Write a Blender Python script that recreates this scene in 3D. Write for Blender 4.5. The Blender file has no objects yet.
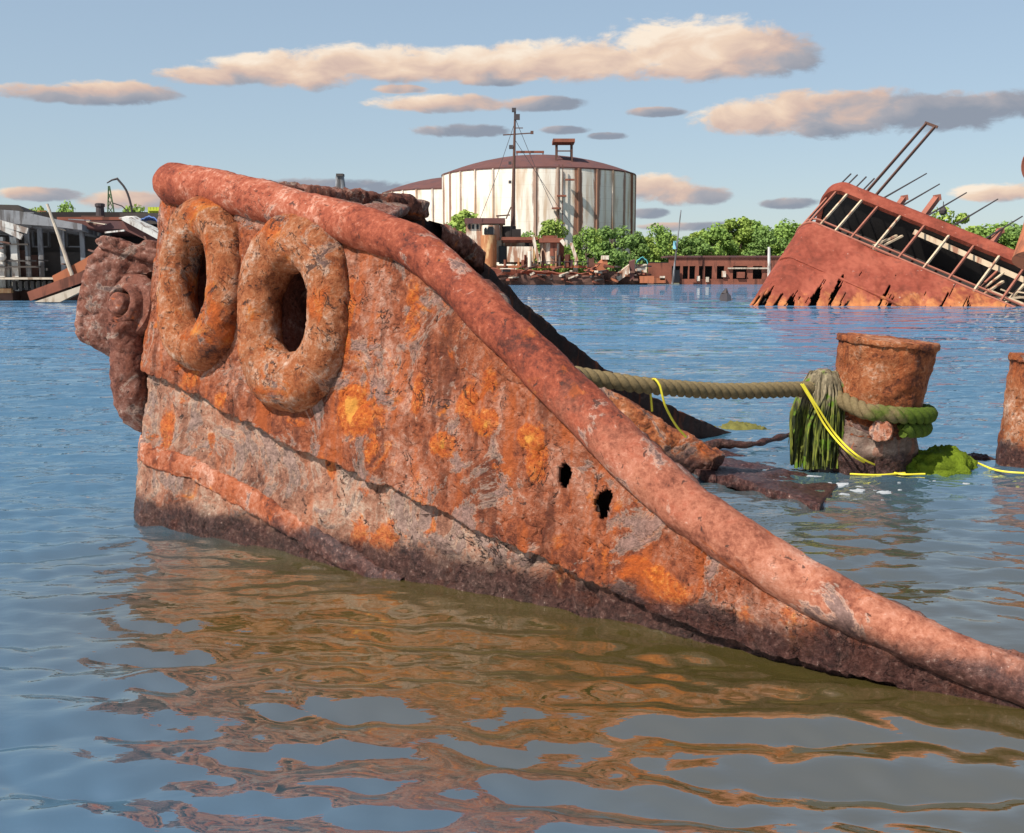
import bpy, bmesh, math, random
import numpy as np
from mathutils import Vector, Matrix, noise
R = math.radians
random.seed(7)
scn = bpy.context.scene
COL = scn.collection

# ------------------------------------------------------------------ camera measurements
F = 1100.0; YH = 275.0; CZ = 1.6
PITCH = math.atan((416.5 - YH) / F)
CAM = Vector((0, 0, CZ))
def ray(px, py):
    x = (px - 512) / F; y = (416.5 - py) / F
    return Vector((x, math.cos(PITCH) + y*math.sin(PITCH), -math.sin(PITCH) + y*math.cos(PITCH)))
def at(px, py, Y):
    d = ray(px, py); return CAM + d * (Y / d.y)
def atz(px, py, z=0.0):
    d = ray(px, py); return CAM + d * ((z - CZ) / d.z)
def proj(P):
    q = P - CAM
    d = q.y*math.cos(PITCH) - q.z*math.sin(PITCH); u = q.y*math.sin(PITCH) + q.z*math.cos(PITCH)
    return 512 + F*q.x/d, 416.5 - F*u/d

# ------------------------------------------------------------------ object helpers
def tag(o, label=None, cat=None, group=None, kind=None):
    if label: o['label'] = label
    if cat: o['category'] = cat
    if group: o['group'] = group
    if kind: o['kind'] = kind
    return o
def empty(name, loc, label=None, cat=None, group=None):
    o = bpy.data.objects.new(name, None); COL.objects.link(o); o.location = loc
    o.empty_display_size = 0.3
    return tag(o, label, cat, group)
def root_loc(o):
    v = Vector((0, 0, 0))
    while o: v += o.location; o = o.parent
    return v

class MB:
    def __init__(s): s.v = []; s.f = []
    def vert(s, p): s.v.append(tuple(p)); return len(s.v) - 1
    def box(s, c, size, ax=None, taper=1.0):
        c = Vector(c); X, Y, Z = ax if ax else (Vector((1,0,0)), Vector((0,1,0)), Vector((0,0,1)))
        b = len(s.v)
        for k in (-1, 1):
            t = taper if k > 0 else 1.0
            for i, j in ((-1,-1),(1,-1),(1,1),(-1,1)):
                s.vert(c + X*(i*size[0]/2*t) + Y*(j*size[1]/2*t) + Z*(k*size[2]/2))
        for f in ((0,3,2,1),(4,5,6,7),(0,1,5,4),(1,2,6,5),(2,3,7,6),(3,0,4,7)):
            s.f.append(tuple(b+i for i in f))
        return s
    def bar(s, a, b, w, h=None, up=Vector((0,0,1))):
        a = Vector(a); b = Vector(b); h = h or w
        Z = (b-a); L = Z.length; Z.normalize()
        X = up.cross(Z)
        if X.length < 1e-3: X = Vector((1,0,0)).cross(Z)
        X.normalize(); Y = Z.cross(X)
        return s.box((a+b)/2, (w, h, L), (X, Y, Z))
    def tube(s, path, rad, n=8, cap=True, round_ends=False):
        path = [Vector(p) for p in path]; m = len(path)
        if not hasattr(rad, '__len__'): rad = [rad]*m
        t0 = (path[1]-path[0]).normalized()
        ref = Vector((0,0,1)) if abs(t0.z) < .9 else Vector((1,0,0))
        X = ref.cross(t0).normalized(); rings = []
        for i in range(m):
            a = path[max(i-1,0)]; b = path[min(i+1,m-1)]
            t = (b-a).normalized(); X = (X - t*X.dot(t)).normalized(); Y = t.cross(X)
            rings.append([s.vert(path[i] + (X*math.cos(2*math.pi*k/n) + Y*math.sin(2*math.pi*k/n))*rad[i]) for k in range(n)])
        for i in range(m-1):
            for k in range(n):
                k2 = (k+1) % n
                s.f.append((rings[i][k], rings[i][k2], rings[i+1][k2], rings[i+1][k]))
        if cap:
            c = s.vert(path[0]); [s.f.append((c, rings[0][(k+1)%n], rings[0][k])) for k in range(n)]
            c = s.vert(path[-1]); [s.f.append((c, rings[-1][k], rings[-1][(k+1)%n])) for k in range(n)]
        return s
    def lathe(s, base, prof, n=32, axis=Vector((0,0,1)), cap=True):
        Z = axis.normalized(); X = (Vector((0,1,0)) if abs(Z.y) < .9 else Vector((1,0,0))).cross(Z).normalized(); Y = Z.cross(X)
        rings = [[s.vert(Vector(base) + Z*z + (X*math.cos(2*math.pi*k/n) + Y*math.sin(2*math.pi*k/n))*r) for k in range(n)] for r, z in prof]
        for i in range(len(rings)-1):
            for k in range(n):
                k2 = (k+1)%n; s.f.append((rings[i][k], rings[i][k2], rings[i+1][k2], rings[i+1][k]))
        if cap:
            s.f.append(tuple(reversed(rings[0]))); s.f.append(tuple(rings[-1]))
        return s
    def grid(s, fn, nu, nv, keep=None, closed_u=False):
        idx = [[s.vert(fn(i/(nu if closed_u else nu-1), j/(nv-1))) for j in range(nv)] for i in range(nu)]
        for i in range(nu if closed_u else nu-1):
            for j in range(nv-1):
                i2 = (i+1) % nu
                if keep and not keep((i+.5)/(nu-1), (j+.5)/(nv-1)): continue
                s.f.append((idx[i][j], idx[i2][j], idx[i2][j+1], idx[i][j+1]))
        return s
    def poly(s, pts, thick):
        """flat outline given its own thickness vector"""
        t = Vector(thick); n = len(pts)
        a = [s.vert(p) for p in pts]; b = [s.vert(Vector(p)+t) for p in pts]
        s.f.append(tuple(a)); s.f.append(tuple(reversed(b)))
        for i in range(n):
            j = (i+1)%n; s.f.append((a[j], a[i], b[i], b[j]))
        return s
    def build(s, name, mat, parent=None, smooth=False, solid=0, sub=0, bevel=0, fix=True):
        me = bpy.data.meshes.new(name); me.from_pydata(s.v, [], s.f); me.update()
        if fix:
            bm = bmesh.new(); bm.from_mesh(me); bmesh.ops.recalc_face_normals(bm, faces=bm.faces); bm.to_mesh(me); bm.free()
        if smooth: me.polygons.foreach_set('use_smooth', [True]*len(me.polygons))
        o = bpy.data.objects.new(name, me); COL.objects.link(o)
        for m in (mat if isinstance(mat, list) else [mat]): me.materials.append(m)
        if smooth and len(me.polygons) < 60000: me.set_sharp_from_angle(angle=R(48))
        if parent: o.parent = parent; o.location = -root_loc(parent)
        if bevel:
            m = o.modifiers.new('bevel', 'BEVEL'); m.width = bevel; m.segments = 2
        if solid:
            m = o.modifiers.new('solid', 'SOLIDIFY'); m.thickness = abs(solid); m.offset = -1 if solid > 0 else 1
        return o

def rough_up(o, layers, flake=0, flake_s=5, off=0):
    """real relief along the vertex normals: rust scale, pits, flakes"""
    me = o.data; nrm = [Vector(v.normal) for v in me.vertices]
    for i, v in enumerate(me.vertices):
        p = v.co.copy() + Vector((off, off*.7, 0)); d = 0.0
        for amp, sc, oct_ in layers:
            d += amp * noise.fractal(p*sc, 0.9, 2.1, oct_)
        if flake:
            f = noise.fractal(p*flake_s + Vector((9, 3, 1)), 0.8, 2.2, 4)
            t = min(max((f - .05)/.10, 0), 1); d -= flake * t
            f2 = noise.fractal(p*flake_s*2.3 + Vector((1, 13, 5)), 0.8, 2.2, 3)
            t = min(max((f2 - .25)/.08, 0), 1); d -= flake*.7 * t
        v.co = v.co + nrm[i]*d
    me.update()
def remesh(o, voxel):
    m = o.modifiers.new('re', 'REMESH'); m.mode = 'VOXEL'; m.voxel_size = voxel; m.use_smooth_shade = True
    dg = bpy.context.evaluated_depsgraph_get(); me = bpy.data.meshes.new_from_object(o.evaluated_get(dg)); o.modifiers.clear()
    me.name = o.name
    if not me.materials: me.materials.append(o.data.materials[0])
    o.data = me; me.polygons.foreach_set('use_smooth', [True]*len(me.polygons)); return o
def displaced(p, amp, sc, seed=0):
    p = Vector(p); return p + Vector((noise.noise(p*sc+Vector((seed,0,0))), noise.noise(p*sc+Vector((0,seed+7,0))), noise.noise(p*sc+Vector((3,0,seed+13)))))*amp
def copy_tree(o, parent=None):
    c = o.copy(); COL.objects.link(c)
    if parent: c.parent = parent
    for ch in [x for x in o.children]: copy_tree(ch, c)
    return c
def catmull(pts, step):
    pts = [Vector(p) for p in pts]; out = []
    P = [pts[0]*2-pts[1]] + pts + [pts[-1]*2-pts[-2]]
    for i in range(1, len(P)-2):
        n = max(2, int((P[i+1]-P[i]).length/step))
        for k in range(n):
            t = k/n; a, b, c, d = P[i-1:i+3]
            out.append(.5*((2*b) + (c-a)*t + (2*a-5*b+4*c-d)*t*t + (3*b-a-3*c+d)*t**3))
    out.append(pts[-1]); return out

# ------------------------------------------------------------------ materials
class NT:
    def __init__(s, name):
        s.m = bpy.data.materials.new(name); s.m.use_nodes = True; s.t = s.m.node_tree; s.n = s.t.nodes; s.l = s.t.links
        s.b = s.n['Principled BSDF']; s.out = s.n['Material Output']
        s.co = s.n.new('ShaderNodeTexCoord').outputs['Object']
    def set(s, inp, val):
        if hasattr(val, 'is_output'): s.l.new(val, inp)
        elif val is not None: inp.default_value = val
    def mapping(s, scale, rot=(0,0,0), co=None):
        n = s.n.new('ShaderNodeMapping'); n.inputs['Scale'].default_value = scale; n.inputs['Rotation'].default_value = rot
        s.l.new(co or s.co, n.inputs['Vector']); return n.outputs[0]
    def noise(s, scale, detail=6, rough=.6, dist=0, co=None, w=None):
        n = s.n.new('ShaderNodeTexNoise'); n.inputs['Scale'].default_value = scale; n.inputs['Detail'].default_value = detail
        n.inputs['Roughness'].default_value = rough; n.inputs['Distortion'].default_value = dist
        if w is not None: n.noise_dimensions = '4D'; n.inputs['W'].default_value = w
        s.l.new(co or s.co, n.inputs['Vector']); return n.outputs['Fac']
    def voro(s, scale, feature='F1', co=None, out='Distance'):
        n = s.n.new('ShaderNodeTexVoronoi'); n.feature = feature; n.inputs['Scale'].default_value = scale
        s.l.new(co or s.co, n.inputs['Vector']); return n.outputs[out]
    def ramp(s, fac, stops, interp='LINEAR'):
        n = s.n.new('ShaderNodeValToRGB'); r = n.color_ramp; r.interpolation = interp
        while len(r.elements) < len(stops): r.elements.new(1)
        for e, (p, c) in zip(r.elements, stops):
            e.position = p; e.color = c if len(c) == 4 else (*c, 1)
        s.l.new(fac, n.inputs[0]); return n.outputs[0]
    def step(s, fac, a, b):
        n = s.n.new('ShaderNodeMapRange'); n.interpolation_type = 'SMOOTHSTEP'
        n.inputs['From Min'].default_value = a; n.inputs['From Max'].default_value = b
        s.l.new(fac, n.inputs['Value']); return n.outputs[0]
    def math(s, op, a, b=None):
        n = s.n.new('ShaderNodeMath'); n.operation = op; s.set(n.inputs[0], a)
        if b is not None: s.set(n.inputs[1], b)
        return n.outputs[0]
    def mix(s, fac, a, b, mode='MIX'):
        n = s.n.new('ShaderNodeMix'); n.data_type = 'RGBA'; n.blend_type = mode
        s.set(n.inputs[0], fac)
        s.set(n.inputs[6], a if hasattr(a, 'is_output') else (*a, 1)); s.set(n.inputs[7], b if hasattr(b, 'is_output') else (*b, 1))
        return n.outputs[2]
    def xyz(s, co=None):
        n = s.n.new('ShaderNodeSeparateXYZ'); s.l.new(co or s.co, n.inputs[0]); return n.outputs
    def bump(s, h, strength=.5, dist=.01, normal=None):
        n = s.n.new('ShaderNodeBump'); n.inputs['Strength'].default_value = strength; n.inputs['Distance'].default_value = dist
        s.l.new(h, n.inputs['Height'])
        if normal: s.l.new(normal, n.inputs['Normal'])
        return n.outputs[0]
    def fin(s, col, rough=.8, normal=None, spec=.3, metal=0):
        s.set(s.b.inputs['Base Color'], col if hasattr(col, 'is_output') else (*col, 1)); s.set(s.b.inputs['Roughness'], rough)
        s.b.inputs['Specular IOR Level'].default_value = spec; s.b.inputs['Metallic'].default_value = metal
        if normal: s.l.new(normal, s.b.inputs['Normal'])
        return s.m

def rust(name, stops, orange=.5, grey=.3, pale=.2, pits=.3, streak=.3, wet=False, sc=1.0, bump=.6, seed=0.0, crack=.4,
         orange_c=(.44,.085,.010), grey_c=(.15,.10,.088), pale_c=(.54,.44,.35), rough=.78, bdist=.02, red_z=None, bloom=False):
    t = NT(name)
    mp = t.n.new('ShaderNodeMapping'); mp.inputs['Scale'].default_value = (sc, sc, sc); mp.inputs['Location'].default_value = (seed*3.7, seed*1.9, seed*.8)
    t.l.new(t.co, mp.inputs['Vector']); co = mp.outputs[0]
    big = t.noise(1.5, 5, .6, .5, co); med = t.noise(6, 7, .72, .5, co); fine = t.noise(34, 6, .78, .2, co)
    mixf = t.math('ADD', t.math('MULTIPLY', big, .32), t.math('ADD', t.math('MULTIPLY', med, .36), t.math('MULTIPLY', fine, .32)))
    mixf = t.math('ADD', t.math('MULTIPLY', t.math('SUBTRACT', mixf, .5), 1.55), .5)
    col = t.ramp(mixf, stops)
    if red_z:                                           # redder, more pitted rust on the dry upper length
        zz = t.math('ADD', t.xyz()[2], t.math('MULTIPLY', t.math('SUBTRACT', med, .5), 2.2))
        col = t.mix(t.math('MULTIPLY', t.step(zz, *red_z), .95), col, t.ramp(mixf, [(.36,(.045,.011,.008)),(.45,(.16,.030,.014)),(.53,(.26,.055,.024)),(.60,(.33,.095,.05)),(.68,(.48,.24,.17))]))
    if streak:                                          # run-off stains down the plate
        st = t.noise(1.0, 5, .62, .3, t.mapping((8*sc, 8*sc, .7*sc), (0, R(8), 0), co))
        col = t.mix(t.math('MULTIPLY', t.step(st, .52, .66), streak), col, (.07,.018,.009))
        col = t.mix(t.math('MULTIPLY', t.step(st, .47, .36), streak*.9), col, (.40,.085,.014))
    g = t.noise(2.4, 8, .72, .9, co, )                  # scabs of weathered scale with ragged rims
    e0 = .60-.22*grey
    gm = t.step(g, e0, e0+.025); col = t.mix(t.math('MULTIPLY', gm, .85), col, t.ramp(fine, [(.3, tuple(c*.4 for c in grey_c)), (.5, grey_c), (.7, tuple(min(.8, c*1.6) for c in grey_c))]))
    rim = t.math('MULTIPLY', t.step(g, e0-.03, e0), t.math('SUBTRACT', 1.0, t.step(g, e0+.005, e0+.02)))
    col = t.mix(t.math('MULTIPLY', rim, .35), col, pale_c)
    o = t.noise(3.1, 8, .68, 1.1, co); e1 = .68-.2*orange  # fresh orange bloom
    om = t.step(o, e1, e1+.09); col = t.mix(t.math('MULTIPLY', om, .85), col, t.ramp(med, [(.34, tuple(c*.45 for c in orange_c)), (.5, orange_c), (.66, (min(orange_c[0]*1.3,.85), orange_c[1]*2.4, orange_c[2]*3.0))]))
    if bloom:                                           # orange blisters at their places on the plate
        at_ = t.n.new('ShaderNodeAttribute'); at_.attribute_name = 'bloom'; bl = at_.outputs['Fac']
        bl = t.math('ADD', bl, t.math('MULTIPLY', t.math('ADD', t.math('SUBTRACT', med, .5), t.math('MULTIPLY', t.math('SUBTRACT', big, .5), .8)), 2.3))
        col = t.mix(t.math('MULTIPLY', t.step(bl, .34, .60), .85), col, t.ramp(fine, [(.35,(.26,.035,.006)),(.5,(.46,.095,.010)),(.66,(.62,.21,.03))]))
        col = t.mix(t.math('MULTIPLY', t.step(bl, 1.15, 1.5), .8), col, (.66,.30,.05))
    pt = t.noise(15, 5, .68, .6, co); e2 = .70-.15*pits; pm = t.step(pt, e2, e2+.04)
    col = t.mix(t.math('MULTIPLY', pm, .85), col, (.05,.023,.018))
    pl = t.noise(6.5, 7, .74, .8, co); e3 = .75-.13*pale; pmk = t.step(pl, e3, e3+.035)
    spk = t.math('MULTIPLY', t.step(fine, .66-.05*pale, .70-.05*pale), .55*min(1, pale*2.5))
    col = t.mix(t.math('MULTIPLY', t.math('MAXIMUM', pmk, spk), .8), col, pale_c)
    if crack:                                           # short broken cracks along contour lines of the scale
        cn = t.noise(3.4, 5, .6, .8, co)
        ck = t.math('MULTIPLY', t.step(t.math('ABSOLUTE', t.math('SUBTRACT', cn, .5)), .008, .003), t.step(big, .50, .56))
        ck = t.math('MULTIPLY', ck, t.step(pl, .46, .52))
        col = t.mix(t.math('MULTIPLY', ck, crack), col, (.018,.011,.01))
    rg = rough
    if wet:
        z = t.xyz()[2]; edge = t.math('ADD', z, t.math('MULTIPLY', g, -.30))
        wm = t.step(edge, .085, -.03)
        col = t.mix(t.math('MULTIPLY', wm, .93), col, t.ramp(fine, [(.38,(.012,.005,.005)),(.5,(.036,.014,.012)),(.62,(.095,.042,.034)),(.71,(.40,.32,.26))]))
        rg = t.mix(wm, (rough,)*3, (.42,.42,.42))
    h = t.math('ADD', t.math('MULTIPLY', med, 1.0), t.math('MULTIPLY', fine, .7))
    h = t.math('ADD', h, t.math('MULTIPLY', om, .12)); h = t.math('SUBTRACT', h, t.math('MULTIPLY', pm, .35))
    h = t.math('ADD', h, t.math('MULTIPLY', gm, .25))
    if crack: h = t.math('SUBTRACT', h, t.math('MULTIPLY', ck, .6))
    return t.fin(col, rg, t.bump(h, bump, bdist), spec=.25)

S_UP = [(.30,(.036,.011,.006)),(.40,(.140,.033,.014)),(.475,(.275,.072,.027)),(.535,(.32,.115,.062)),(.60,(.41,.19,.125)),(.71,(.60,.40,.30))]
S_LOW = [(.30,(.05,.022,.016)),(.40,(.19,.078,.048)),(.48,(.34,.152,.092)),(.55,(.40,.230,.155)),(.63,(.50,.35,.26)),(.71,(.66,.55,.44))]
S_PIPE = [(.30,(.075,.022,.013)),(.40,(.21,.062,.034)),(.49,(.34,.125,.072)),(.57,(.41,.180,.118)),(.67,(.55,.34,.25))]
S_RING = [(.31,(.024,.009,.007)),(.40,(.13,.036,.015)),(.475,(.30,.084,.027)),(.54,(.37,.130,.050)),(.61,(.45,.235,.145)),(.71,(.64,.48,.37))]
S_DARK = [(.31,(.018,.008,.007)),(.40,(.075,.026,.018)),(.48,(.155,.053,.033)),(.56,(.22,.10,.072)),(.66,(.40,.28,.23))]
M = {}
M['up'] = rust('rust_upper_plate', S_UP, orange=.60, grey=.13, pale=.42, pits=.30, streak=.65, wet=True, seed=1, crack=.8, bump=1.0, bdist=.035, bloom=True, grey_c=(.27,.165,.135))
M['low'] = rust('rust_lower_plate', S_LOW, orange=.52, grey=.27, pale=.55, pits=.5, streak=.4, wet=True, seed=4, crack=.9, bump=1.0, bdist=.035, bloom=True, grey_c=(.29,.19,.155))
M['rail'] = rust('rust_rub_rail', S_UP, orange=.5, grey=.15, pale=.3, pits=.4, streak=.15, wet=True, seed=8, crack=.5)
M['pipe'] = rust('rust_pipe', S_PIPE, orange=.46, grey=-.12, pale=.34, pits=.46, streak=.0, wet=True, seed=12, crack=.5, bump=.55, orange_c=(.34,.075,.018), red_z=(.40, 1.2))
M['ring'] = rust('rust_ring', S_RING, orange=.80, grey=-.04, pale=.62, pits=.55, streak=.25, seed=15, crack=.7, bump=1.0, bdist=.035)
M['shackle'] = rust('rust_shackle', S_DARK, orange=.36, grey=.2, pale=.35, pits=.4, streak=.1, seed=18, crack=.5, bump=.9)
M['deck'] = rust('rust_deck', S_DARK, orange=.45, grey=.1, pale=.08, pits=.5, streak=.1, seed=21, bump=1.0)
M['inner'] = rust('rust_inner_shade', [(.3,(.012,.008,.008)),(.5,(.030,.017,.014)),(.7,(.06,.034,.027))], orange=-.6, grey=-.5, pale=.02, pits=.2, streak=.3, seed=24, crack=.3)  # near-black rust: shade of far bulwark and inner skin put into the colour
M['beam'] = rust('rust_beam', S_RING, orange=.55, grey=.15, pale=.1, pits=.4, streak=.0, wet=True, seed=28, bump=1.0)
M['wetplate'] = rust('rust_wet_plate', [(.3,(.04,.018,.018)),(.5,(.10,.045,.045)),(.7,(.2,.1,.1))], orange=0, grey=.2, pale=.2, pits=.4, streak=0, wet=True, seed=31, rough=.35)
M['bollard'] = rust('rust_bollard', S_RING, orange=.36, grey=-.1, pale=.28, pits=.45, streak=.35, wet=True, seed=35, bump=1.0, bdist=.03)
M['stone'] = rust('encrusted_base', [(.3,(.04,.028,.022)),(.5,(.165,.11,.085)),(.7,(.36,.28,.22))], orange=.3, grey=.1, pale=.3, pits=.5, streak=.3, wet=True, seed=38, bump=1.0)

def simple(name, col, rough=.8, var=.35, sc=3.0, spec=.3, bump=0.0, stain=None, stain_amt=.0):
    t = NT(name); n = t.noise(sc, 7, .65, .4)
    c = t.mix(n, tuple(x*(1-var) for x in col), tuple(min(1, x*(1+var)) for x in col))
    if stain:
        v = t.noise(1, 5, .6, .3, t.mapping((sc*1.3, sc*1.3, sc*.25))); c = t.mix(t.math('MULTIPLY', t.step(v, .62-.3*stain_amt, .70-.2*stain_amt), .85), c, stain)
    return t.fin(c, rough, t.bump(n, bump, .02) if bump else None, spec)
M['ship'] = None
def ship_mat():
    t = NT('ship_red_oxide'); n = t.noise(.5, 8, .65, .4); f = t.noise(3.0, 6, .65)
    c = t.ramp(t.math('ADD', t.math('MULTIPLY', n, .7), t.math('MULTIPLY', f, .3)), [(.33,(.10,.024,.014)),(.48,(.215,.047,.027)),(.6,(.29,.075,.044))])
    z = t.xyz()[2]; e = t.math('ADD', z, t.math('MULTIPLY', t.noise(.55, 6, .7), -1.6))
    ys = t.noise(1, 6, .65, .3, t.mapping((1.6, 1.6, .35), (0, R(35), 0))); e = t.math('ADD', e, t.math('MULTIPLY', t.math('SUBTRACT', ys, .46), 4.0))
    c = t.mix(t.math('MULTIPLY', t.step(e, .15, -1.1), .85), c, t.mix(t.noise(2.0, 5, .6), (.34,.085,.02), (.58,.27,.10)))
    s = t.noise(1, 5, .6, .2, t.mapping((2.2, 2.2, .3), (0, R(35), 0))); c = t.mix(t.math('MULTIPLY', t.step(s, .56, .72), .6), c, (.11,.035,.025))
    c = t.mix(t.math('MULTIPLY', t.step(t.noise(4, 4, .6), .68, .74), .5), c, (.55,.42,.35))
    return t.fin(c, .8, t.bump(f, .4, .05), .2)
M['ship'] = ship_mat()
M['stanchion'] = simple('bleached_steel', (.52,.40,.27), .7, .35, 1.5, stain=(.25,.09,.05), stain_amt=.35)
M['stanchion_red'] = simple('rusted_stanchion', (.28,.10,.065), .8, .4, 1.5)
M['black'] = simple('shade_and_funnel_black', (.026,.021,.019), .9, .4, 1.0)  # near-black: shade inside the wrecks put into the colour; black funnel too
M['rod'] = simple('dark_rod', (.05,.04,.04), .7, .3)
M['white_rust'] = simple('peeling_white_paint', (.66,.58,.46), .7, .2, .8, stain=(.26,.09,.035), stain_amt=.62)
M['tan_rust'] = simple('tan_peeling_paint', (.56,.34,.16), .75, .3, .8, stain=(.30,.09,.03), stain_amt=.75)
M['redbrown'] = simple('red_brown_rust', (.21,.07,.042), .85, .45, .7, stain=(.08,.03,.02), stain_amt=.3)
M['oxide'] = simple('orange_oxide', (.36,.12,.055), .8, .3, .7, stain=(.16,.06,.035), stain_amt=.3)
M['brown'] = simple('dark_brown_rust', (.10,.05,.036), .9, .5, .9)
M['mauve'] = simple('mauve_roof', (.12,.050,.042), .85, .3, .4, stain=(.09,.045,.045), stain_amt=.4)
M['grey_wood'] = simple('weathered_grey_wood', (.20,.20,.205), .9, .4, 1.2, stain=(.07,.06,.055), stain_amt=.45)
M['dark_wood'] = simple('dark_timber', (.062,.052,.046), .9, .5, 1.5)  # very dark brown timber tone
M['pale_wood'] = simple('bleached_timber', (.46,.38,.29), .85, .3, 2.0, stain=(.22,.15,.10), stain_amt=.35)
M['white_wood'] = simple('flaking_white_timber', (.55,.52,.47), .8, .25, 2.0, stain=(.16,.10,.07), stain_amt=.4)
M['brown_panel'] = simple('red_brown_panel', (.13,.065,.05), .85, .35, 1.5)
M['teal'] = simple('teal_tarp', (.10,.42,.42), .6, .3, 1.5)
M['flag'] = simple('faded_flag', (.25,.52,.58), .8, .2, 2)
M['lime'] = simple('lime_paint', (.42,.46,.04), .6, .25, 1.5)
M['blue_cover'] = simple('blue_cover', (.12,.20,.45), .6, .25, 2)
M['concrete'] = simple('stained_concrete', (.27,.24,.20), .9, .35, .8, stain=(.10,.08,.06), stain_amt=.4)
M['glass'] = simple('dark_opening', (.012,.012,.014), .3, .2)

def tank_mat(cx, cy, step_deg, phase):
    t = NT('tank_white_paint'); geo = t.co
    x, y, z = t.xyz()
    ang = t.math('ARCTAN2', t.math('SUBTRACT', x, cx), t.math('SUBTRACT', cy, y))
    k = t.math('DIVIDE', t.math('SUBTRACT', ang, R(phase)), R(step_deg))
    fr = t.math('ABSOLUTE', t.math('SUBTRACT', k, t.math('ROUND', k)))
    fr = t.math('ADD', fr, t.math('MULTIPLY', t.math('SUBTRACT', t.noise(1, 6, .7, .2, t.mapping((.7,.7,.10))), .5), .55))
    rid = t.math('ROUND', k)
    wn = t.n.new('ShaderNodeTexWhiteNoise'); wn.noise_dimensions = '1D'; t.l.new(rid, wn.inputs['W'])
    wd = t.math('ADD', t.math('MULTIPLY', t.math('MULTIPLY', wn.outputs['Value'], wn.outputs['Value']), .20), .05)
    st = t.step(t.math('SUBTRACT', fr, wd), .06, -.03)
    base = t.mix(t.noise(.25, 7, .65), (.70,.63,.53), (.86,.80,.69))
    sv = t.noise(1, 6, .6, .2, t.mapping((.5,.5,.05))); base = t.mix(t.math('MULTIPLY', t.step(sv, .48, .68), .75), base, (.46,.28,.15))
    rc = t.mix(t.noise(.5, 5, .6), (.11,.032,.016), (.34,.11,.035))
    c = t.mix(t.math('MULTIPLY', st, t.math('ADD', t.math('MULTIPLY', wn.outputs['Value'], .5), .45)), base, rc)
    top = t.step(t.math('ADD', z, t.math('MULTIPLY', t.noise(.5, 6, .7), 3.0)), 25.6, 27.2)
    c = t.mix(t.math('MULTIPLY', top, .8), c, (.42,.19,.09))
    hz = t.math('FRACT', t.math('DIVIDE', z, 2.6)); c = t.mix(t.math('MULTIPLY', t.step(hz, .04, .015), .25), c, (.3,.2,.14))
    return t.fin(c, .6, None, .3)

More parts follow.
